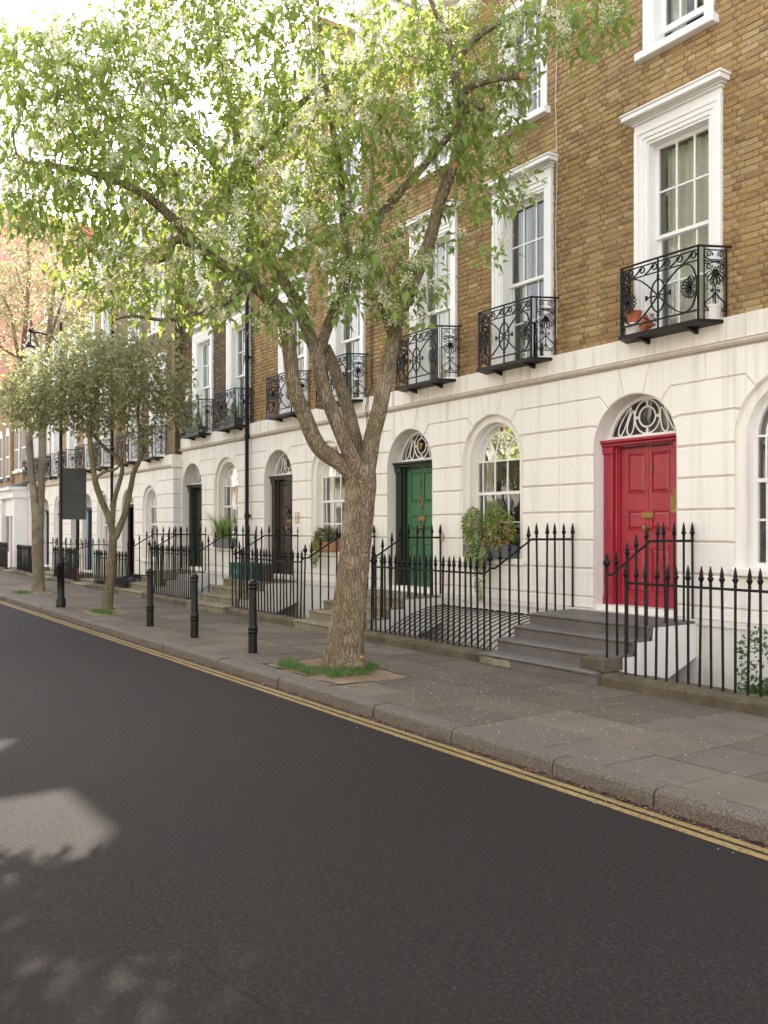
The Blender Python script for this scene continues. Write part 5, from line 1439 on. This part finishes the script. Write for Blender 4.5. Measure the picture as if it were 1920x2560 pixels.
for i, (p, r_) in enumerate(limbs):
    p2 = [px(*q) if not isinstance(q, Vector) else q for q in p]
    obj('limb', bark_tube(sub(p2), r_, 28 if r_[0] > .07 else 10, .045, 10+i, flute=.07 if r_[0] > .07 else .03, knob=.035), M['bark'], MT, smooth=True)
for (X, Y, d, rr_, n_) in ((1309,188,9.9,.040,(.9,.2,0)), (1222,258,9.98,.034,(.8,-.3,.1)), (1136,413,10.36,.036,(.3,-.9,.1)), (838,1118,10.57,.018,(.3,-.9,0)), (882,1150,10.6,.010,(.2,-.9,.1)), (900,1205,10.62,.011,(.2,-.95,0)), (903,1642,10.55,.016,(.5,-.8,.2))):
    c = px(X, Y, d)-base; q = Vector(n_).normalized(); m = MB().lathe([(.0,-.03),(rr_,-.03),(rr_*1.02,.0),(rr_*.9,.006),(.0,.008)], n=14)
    o = obj('cut_stub', m, M['cutwood'], MT, tuple(c)); o.rotation_euler = q.to_track_quat('Z','Y').to_euler()
L4d = ([px(1150,330,10.4), px(1175,262,10.2), px(1205,270,10.05), px(1222,258,9.99)], [.04,.036,.032,.03])
obj('limb', bark_tube(sub(L4d[0]), L4d[1], 10, .05, 40, knob=.02), M['bark'], MT, smooth=True)
rs = np.random.RandomState(4); at = []
for e in ((700, 230, 10.8, 640, 290, 0.95, 1349), (250, 360, 10.2, 300, 270, 1.3, 891), (330, 690, 9.9, 190, 110, 0.6, 255), (640, 560, 10.4, 310, 190, 0.8, 588), (890, 640, 10.6, 190, 170, 0.7, 310), (1150, 210, 10.4, 200, 230, 0.8, 402), (1400, 60, 9.7, 180, 95, 0.5, 201), (1240, 480, 10.15, 110, 75, 0.35, 61), (1010, 720, 10.3, 110, 120, 0.45, 123), (660, -190, 11.0, 640, 200, 1.5, 298), (470, 760, 9.95, 160, 75, 0.5, 131), (130, 170, 10.0, 180, 130, 0.9, 247), (1240, 640, 10.0, 60, 40, 0.2, 10), (1260, 400, 9.9, 70, 60, 0.3, 30), (60, 500, 9.7, 120, 100, 0.6, 116), (1520, 30, 9.5, 70, 80, 0.3, 46), (700, 790, 10.2, 90, 60, 0.4, 46), (200, 620, 9.8, 120, 80, 0.5, 92), (500, 640, 10.0, 160, 110, 0.6, 155)):
    at += ell(*e, rs)
for e in ((220,200,10.3,260,180,1.2,420), (500,60,10.9,300,160,1.2,300)): at += ell(*e, rs)
at = np.array(at); at = at[at[:,1] < 8.35]
N, par, nl = grow([(p, r_) for p, r_ in limbs if p is not L3[0]], at, 5, D=.13, di=1.1, dk=.165, iters=140, maxn=19000)
Nl = N - off
tw, rad = twig_mesh('twigs', Nl, par, nl, M['bark'], MT, r0=.0030, rmax=.03)
crown_leaves('crown', N, par, nl, rad, M['leaf'], MT, 6, .108, 9, .0080, off, droop=.35, aspect=.25, hang=.45, spread=.13)
ends = [i for i in range(nl, len(N)) if rad[i] <= .0042]; rs = np.random.RandomState(8); rs.shuffle(ends); ends = ends[:1000]; P = []
for i in ends:
    k = rs.randint(45, 90); gdir = Nl[i]-Nl[par[i]]; gdir /= np.linalg.norm(gdir)+1e-9; c = Nl[i] + gdir*.09 + rs.normal(size=3)*.03 + np.array([0,0,.05]); P.append(c + rs.normal(size=(k,3))*np.array([.042,.042,.034]))
P = np.concatenate(P); Dd = rs.normal(size=(len(P),3)); Dd /= np.linalg.norm(Dd, axis=1, keepdims=True)
V, F = leaf_arrays(P, Dd, rs.uniform(.018,.030,len(P)), rs.uniform(.009,.014,len(P)), rs, droop=.1)
place('blossom', npmesh('blossom', V, F, M['blossom']), MT, kind='stuff')
TREE_STATS = (len(N), nl)

# --- slim forked tree by the lamp column
b2 = Vector((-18.38, 5.56, PAVE-.02)); d2 = 18.35
T2 = thing('small_tree', 'slim forked tree with dense grey green crown beside the lamp column', 'tree', tuple(b2), 0, 'street trees along the kerb')
q = lambda X, Y, dd=0: px(X, Y, d2+dd)
s2 = lambda pts: [tuple(Vector(p)-b2) for p in pts]
fl2 = lambda t, a: .55*math.exp(-t/.05)
obj('trunk', bark_tube(s2([b2, q(270,1500), q(277,1440), q(281,1380), q(283,1340)]), [.105,.10,.088,.083,.088], 16, .05, 2, flute=.06, knob=.03, flare=fl2), M['bark2'], T2, smooth=True)
T2L = [([q(284,1350), q(274,1300,.0), q(248,1235,-.1), q(236,1190,-.15), q(226,1110,-.2), q(225,1065,-.25), q(232,1030,-.2), q(240,990,-.2)], [.075,.07,.06,.058,.05,.042,.034,.02]),
       ([q(280,1310), q(286,1250,.2), q(306,1172,.3), q(290,1140,.3), q(262,1120,.25), q(228,1080,.2), q(200,1040,.1), q(160,1000,0)], [.055,.05,.045,.042,.036,.03,.024,.014]),
       ([q(288,1345), q(310,1290,.1), q(326,1222,.2), q(335,1180,.2), q(355,1134,.25), q(351,1080,.3), q(345,1035,.3), q(350,990,.2)], [.07,.065,.055,.05,.045,.04,.032,.02]),
       ([q(238,1195,-.15), q(262,1180,-.3), q(295,1168,-.4), q(310,1120,-.5), q(320,1060,-.5)], [.03,.027,.024,.02,.014])]
for i, (p, r_) in enumerate(T2L): obj('limb', bark_tube(s2(p), r_, 10, .05, 60+i, flute=.03, knob=.06), M['bark2'], T2, smooth=True)
rs = np.random.RandomState(12); at = []
for e in ((250,960,18.4,200,120,1.2,1300), (120,985,18.2,130,75,.9,560), (390,960,18.5,70,110,.7,400), (270,880,18.5,150,70,1.0,560), (60,1010,18.0,80,60,.6,240), (445,1000,18.5,45,80,.4,170), (180,1060,18.3,150,30,.7,160), (470,930,18.4,25,40,.2,30), (430,850,18.4,30,30,.2,30), (330,800,18.5,35,25,.3,40), (200,810,18.4,40,25,.3,40), (90,900,18.1,40,30,.3,40), (20,960,18.0,30,30,.3,30), (480,1060,18.4,20,30,.2,20), (360,1090,18.3,30,20,.3,25), (90,1075,18.1,40,20,.3,30)):
    at += ell(*e, rs)
N, par, nl = grow(T2L, np.array(at), 6, D=.11, di=1.0, dk=.13, iters=90, maxn=9000)
off2 = np.array(b2); tw, rad = twig_mesh('twigs', N-off2, par, nl, M['bark2'], T2, r0=.0026, rmax=.02)
crown_leaves('crown', N, par, nl, rad, M['leaf2'], T2, 6, .092, 19, .0085, off2, droop=.25, aspect=.32, hang=.05, spread=.15)

# --- taller twin trunked tree further along
b3 = Vector((-24.98, 5.73, PAVE-.02)); d3 = 23.9
T3 = thing('tall_tree', 'tall twin trunked tree with bronze young leaves', 'tree', tuple(b3), 0, 'street trees along the kerb')
q = lambda X, Y, dd=0: px(X, Y, d3+dd)
s3 = lambda pts: [tuple(Vector(p)-b3) for p in pts]
obj('trunk', bark_tube(s3([b3, q(96,1455), q(95,1400), q(94,1340), q(95,1290), q(95,1262)]), [.175,.155,.145,.145,.155,.15], 18, .06, 3, flute=.07, knob=.02, flare=lambda t, a: .25*math.exp(-t/.05)), M['bark3'], T3, smooth=True)
T3L = [([q(90,1285), q(84,1230), q(76,1150), q(70,1060), q(62,1000), q(57,930), q(60,850), q(68,760), q(72,680), q(70,600), q(72,530)], [.11,.10,.095,.09,.085,.075,.065,.055,.045,.035,.02]),
       ([q(100,1285,.1), q(104,1200,.1), q(107,1100,.1), q(108,1000,.1), q(112,920,.1), q(122,840,.1), q(130,760,.1), q(140,680,.1), q(148,600,.1), q(150,540,.1)], [.105,.10,.095,.085,.075,.065,.05,.042,.032,.018]),
       ([q(74,1110,-.2), q(70,1020,-.2), q(76,960,-.2), q(82,900,-.2)], [.05,.055,.05,.03]),
       ([q(58,930), q(40,860,-.3), q(28,790,-.4), q(5,740,-.5), q(-25,700,-.6)], [.05,.045,.038,.03,.018]),
       ([q(60,900), q(20,880,-.4), q(-20,850,-.6), q(-60,820,-.8)], [.04,.034,.026,.016]),
       ([q(112,920), q(90,850,.3), q(70,780,.4), q(55,720,.4), q(30,640,.4)], [.045,.04,.035,.028,.016]),
       ([q(118,860), q(140,800,.2), q(160,740,.3), q(185,690,.3), q(205,640,.3)], [.04,.036,.03,.024,.015])]
for i, (p, r_) in enumerate(T3L): obj('limb', bark_tube(s3(p), r_, 10, .08, 80+i, flute=.03, knob=.03), M['bark3'], T3, smooth=True)
rs = np.random.RandomState(22); at = []
for e in ((90,690,24,150,140,1.6,900), (0,760,23.4,90,120,1.2,400), (170,760,24.2,80,120,1.0,380), (70,560,24,150,80,1.2,300), (40,900,23.6,70,60,.8,90)):
    at += ell(*e, rs)
N, par, nl = grow(T3L, np.array(at), 7, D=.18, di=1.3, dk=.26, iters=70, maxn=4000)
off3 = np.array(b3); tw, rad = twig_mesh('twigs', N-off3, par, nl, M['bark3'], T3, r0=.0034, rmax=.02)
crown_leaves('crown', N, par, nl, rad, M['leaf3'], T3, 12, .09, 29, .0095, off3, droop=.2, aspect=.3, hang=.0, spread=.15)

# invented trees across the road, out of view, for the panes to reflect
def copy_tree(o, parent=None):
    c = o.copy(); COL.objects.link(c); c.parent = parent
    for ch in list(o.children): copy_tree(ch, c)
    return c
for i, (x_, y_, s_, lab) in enumerate(((-25.0, -4.1, .8, 'invented leafy tree across the road opposite the black door'), (-40.5, -3.9, .85, 'invented leafy tree across the road opposite the end of the terrace'))):
    c = copy_tree(MT); c.location = (x_, y_, PAVE-.02); c.rotation_euler = (0, 0, 1.9+i*1.3); c.scale = (s_,)*3; c['label'] = lab

# grass tufts in the tree pits, fallen blossom, gutter litter
T = thing('grass_patch', 'tuft of green grass round the foot of the broad tree', 'grass', (-9.25, 5.5, PAVE), 0); T['kind'] = 'stuff'
def gp(rs):
    while True:
        x_, y_ = rs.uniform(-1.0,1.0), rs.uniform(-.5,.5)
        k = math.sin(x_*3.1+1)*.3+math.sin(y_*7+x_*4)*.35
        if k > -.12 + .5*rs.rand()*abs(x_) and not (x_ > .65 and y_ < 0) and abs(x_+y_*.5) < .95: return (x_, y_, .02)
blades('grass', T, 4200, gp, .055, .0035, M['grass'], 3, lean=.6)
for (px_, py_), n_, lab in (((-18.1, 5.35), 700, 'small grass tuft at the foot of the slim forked tree'), ((-24.7, 5.3), 500, 'small grass tuft at the foot of the twin trunked tree')):
    T = thing('grass_patch', lab, 'grass', (px_, py_, PAVE), 0)
    blades('grass', T, n_, lambda rs: (rs.normal()*.28, rs.normal()*.10, .012), .06, .004, M['grass'], n_, lean=.6)
def flakes(name, n, fn, size, mat, seed):
    rs = np.random.RandomState(seed); P = np.array([fn(rs) for _ in range(n)]); a = rs.uniform(0, 6.28, n); s = size*rs.uniform(.4,1.2,n)
    e1 = np.stack([np.cos(a)*s, np.sin(a)*s, rs.uniform(-.2,.2,n)*s], 1); e2 = np.stack([-np.sin(a)*s*.7, np.cos(a)*s*.7, rs.uniform(-.2,.2,n)*s], 1)
    V = np.stack([P-e1, P+e2, P+e1, P-e2], 1).reshape(-1,3); b = (np.arange(n)*4)[:,None]; F = b+np.array([[0,1,2,3]])
    o = place(name, npmesh(name, V, F, mat)); o['kind'] = 'stuff'; return o
def pf(rs):
    while True:
        x_, y_ = rs.normal()*2.6-8.2, rs.normal()*.9+5.7
        if 4.9 < y_ < 7.28 and -18 < x_ < -3: return (x_, y_, PAVE+.009)
o = flakes('fallen_petals', 2400, pf, .0075, M['petal'], 5); o['label'] = 'white fallen petals scattered over the paving'; o['category'] = 'petals'
def pr(rs):
    y_ = 4.67-abs(rs.normal())*.16
    return (rs.uniform(-20,-1.5), y_, .007)
o = flakes('fallen_petals', 420, pr, .0055, M['petal'], 6); o['label'] = 'white fallen petals scattered along the edge of the road'; o['category'] = 'petals'
o = flakes('leaf_litter', 2200, lambda rs: (rs.uniform(-24,-1.5), 4.69-abs(rs.normal())*.045, .008), .011, M['litter'], 7); o['label'] = 'brown leaf litter gathered in the gutter'; o['category'] = 'litter'
o = flakes('leaf_litter', 2600, lambda rs: (-9.25+rs.normal()*.5, 5.42+rs.normal()*.22, PAVE+.04), .012, M['litter'], 9); o['label'] = 'wood chips and bud scales in the tree pit'; o['category'] = 'litter'

# ------------------------------------------------------------------ planters and clutter
def window_box(label, H, wx, mat, w=.95, seed=0):
    o = (H.location.x+wx, YF-.02, SILL+.002); T = thing('window_box', label, 'window box', o, 0, 'planted window boxes')
    obj('trough', MB().cbox(-w/2, w/2, -.12, .10, 0, .20, .008), mat, T); return T
T = window_box('dark window box full of orange flowers and trailing ivy', h17, 2.14, M['greypot'], 1.02)
leafcloud('foliage', T, 1100, (-.33,-.04,.45), (.24,.15,.33), .05, M['boxleaf'], 1)
leafcloud('foliage', T, 1200, (.28,-.04,.40), (.30,.16,.33), .05, M['boxleaf'], 2)
leafcloud('foliage', T, 260, (.10,-.03,.68), (.13,.08,.16), .06, M['boxleaf'], 3)
leafcloud('trailing_ivy', T, 620, (-.10,-.19,.08), (.22,.08,.26), .06, M['ivy'], 4, dirz=-.5)
leafcloud('trailing_ivy', T, 260, (.0,-.20,-.32), (.10,.05,.32), .05, M['ivy'], 5, dirz=-.6)
leafcloud('flowers', T, 230, (.3,-.09,.36), (.28,.14,.27), .035, M['orangeflower'], 6); leafcloud('flowers', T, 80, (-.3,-.09,.5), (.24,.13,.27), .035, M['orangeflower'], 7)
T = window_box('wooden window box with pink heather beside the broad tree trunk', h15, 2.14, M['wood_box'], .9)
leafcloud('foliage', T, 900, (0,-.03,.30), (.42,.13,.16), .05, M['shrubleaf'], 11); leafcloud('flowers', T, 260, (0,-.03,.40), (.42,.12,.12), .035, M['pinkflower'], 12)
leafcloud('trailing_ivy', T, 500, (-.2,-.17,-.02), (.18,.06,.30), .035, M['boxleaf'], 13, dirz=-.6)
T = window_box('window box with spiky palm leaves beside the drainpipe', h13, 2.14, M['greypot'], .9)
blades('foliage', T, 160, lambda rs: (rs.normal()*.16-.1, -.02, .18), .62, .010, M['boxleaf'], 14, lean=.75); leafcloud('foliage', T, 200, (.1,-.02,.28), (.3,.1,.12), .05, M['boxleaf'], 15)
def pot(label, x_, y_, z_, rb, rt, h, mat, tilt=0.0, group=None):
    T = thing('plant_pot', label, 'plant pot', (x_, y_, z_), 0, group); T.rotation_euler = (0, tilt, 0)
    obj('pot', MB().lathe([(.0,0),(rb,0),(rt,h*.85),(rt*1.08,h*.85),(rt*1.08,h),(rt*.95,h),(rt*.9,h*.85),(.0,h*.8)], n=14), mat, T, smooth=True); return T
bx, by, bz = xd[0]+FW[0], YF+.05, 4.18
T = pot('upright red plant pot in white dish on the balcony above the red door', bx-.49, by-.20, bz+.16, .075, .095, .15, M['terracotta'])
T2_ = pot('ribbed white pot under the red plant pot on the balcony', bx-.49, by-.20, bz-.003, .095, .10, .16, M['whitepot'])
T = pot('toppled red plant pot with withered plant on the balcony', bx-.30, by-.27, bz+.055, .055, .075, .12, M['terracotta'], R(55)); leafcloud('dead_leaves', T, 70, (0,0,.14), (.09,.08,.07), .05, M['litter'], 21)
T = pot('white plant pot at the end of the red door balcony', bx+.60, by-.14, bz-.003, .085, .095, .17, M['whitepot']); leafcloud('foliage', T, 90, (0,0,.38), (.06,.06,.22), .035, M['boxleaf'], 22); obj('stem', MB().tube([(0,0,.1),(.01,0,.3),(-.01,0,.55)], .006, 5), M['bark2'], T)
for i, fxx in enumerate(FW):
    for s, kk in ((-.2, 0), (.25, 1)):
        T = thing('planter', ['grey balcony planter with bushy plant '+['above the dark green door', 'beside the drainpipe'][i], 'grey balcony planter with spiky leaves '+['above the dark green door', 'beside the drainpipe'][i]][kk], 'planter', (xd[3]+fxx+s, YF+.05-.2, 4.178), 0, 'grey planters on the dark brick house balconies')
        obj('trough', MB().cbox(-.2, .2, -.1, .1, 0, .19, .006), M['greypot'], T)
        if kk: blades('foliage', T, 70, lambda rs: (rs.normal()*.06, rs.normal()*.03, .17), .42, .008, M['boxleaf'], 33+i, lean=.2)
        else: leafcloud('foliage', T, 260, (0,0,.30), (.20,.1,.15), .05, M['boxleaf'], 30+i)
# recycling crates and a bin on the landing of the brown black door house
def crate(label, x_, y_, z_, rz):
    T = thing('recycling_crate', label, 'crate', (x_, y_, z_), rz, 'green recycling crates')
    m = MB(); a, b, h = .29, .20, .34; q = .04
    v = [(-a+q,-b+q,0),(a-q,-b+q,0),(a-q,b-q,0),(-a+q,b-q,0),(-a,-b,h),(a,-b,h),(a,b,h),(-a,b,h),(-a+.02,-b+.02,h),(a-.02,-b+.02,h),(a-.02,b-.02,h),(-a+.02,b-.02,h),(-a+q+.02,-b+q+.02,.03),(a-q-.02,-b+q+.02,.03),(a-q-.02,b-q-.02,.03),(-a+q+.02,b-q-.02,.03)]
    f = [(3,2,1,0),(12,13,14,15)] + [(i,(i+1)%4,4+(i+1)%4,4+i) for i in range(4)] + [(4+i,4+(i+1)%4,8+(i+1)%4,8+i) for i in range(4)] + [(8+i,8+(i+1)%4,12+(i+1)%4,12+i) for i in range(4)]
    obj('body', m.add(v, f), M['crate'], T, recalc=False)
    obj('rim', MB().tube([(-a,-b,h),(a,-b,h),(a,b,h),(-a,b,h)], .014, 5, True), M['crate'], T)
    mk = MB()
    for k in range(3): mk.tube([(-.05+.05*k, -b+q*.45-.004, .12),(-.03+.05*k,-b+q*.35-.004,.17),(-.045+.05*k,-b+q*.25-.004,.21)], .004, 4)
    obj('mark', mk, M['whitepot'], T)
crate('green recycling crate nearest the rail on the brown black door landing', xd[2]-.42, 8.32, .722, R(3))
crate('green recycling crate set askew on the brown black door landing', xd[2]+.25, 8.30, .722, R(-6))
T = thing('food_bin', 'small brown lidded bin beside the green recycling crates', 'bin', (xd[2]+.72, 8.33, .722)); obj('body', MB().lathe([(.0,0),(.11,0),(.135,.3),(.0,.3)], n=4), M['bin'], T); obj('lid', MB().lathe([(.0,.301),(.145,.301),(.145,.33),(.10,.36),(.0,.365)], n=4), M['bin'], T)
# shrub in the area right of the red door, ferns in the other area, pots far along
T = thing('shrub', 'dark evergreen shrub growing up behind the railing beside the red door', 'shrub', (xd[0]+SR+1.25, 8.25, -1.95))
obj('stem', MB().tube([(0,0,0),(.05,0,.9),(0,-.05,1.7),(-.1,0,2.2)], [.03,.026,.02,.01], 6).tube([(.05,0,.9),(.3,.0,1.6),(.4,.05,2.1)], [.02,.016,.008], 6), M['bark2'], T)
leafcloud('foliage', T, 2600, (.22,-.02,1.72), (.55,.42,.52), .07, M['shrubleaf'], 41); leafcloud('foliage', T, 300, (.0,0,2.35), (.22,.2,.42), .06, M['shrubleaf'], 42)
T = thing('fern', 'low ferns growing in the sunken area of the brown black door house', 'plant', (xd[2]+2.2, 8.0, -1.95)); leafcloud('foliage', T, 1300, (0,0,1.55), (1.0,.3,.45), .12, M['boxleaf'], 43); obj('stem', MB().tube([(0,0,0),(0,0,1.5)], .02, 5), M['bark2'], T)
for i, (x_, lab, fm) in enumerate(((-29.3, 'terracotta pot with white flowering bush behind the far railing', 'blossom'), (-34.3, 'pot of yellow flowers behind the railing near the twin trunked tree', 'yellowflower'))):
    T = pot(lab, x_, 7.75, .12, .16, .2, .42, M['terracotta']); T.location.z = .12
    obj('stand', MB().box(-.2,.2,-.13,.2,-.02,-.001), M['areafloor'], T)
    leafcloud('foliage', T, 420, (0,0,.72), (.30,.26,.30), .06, M['shrubleaf'], 51+i); leafcloud('flowers', T, 90, (0,-.03,.85), (.30,.26,.22), .045, M[fm], 53+i)
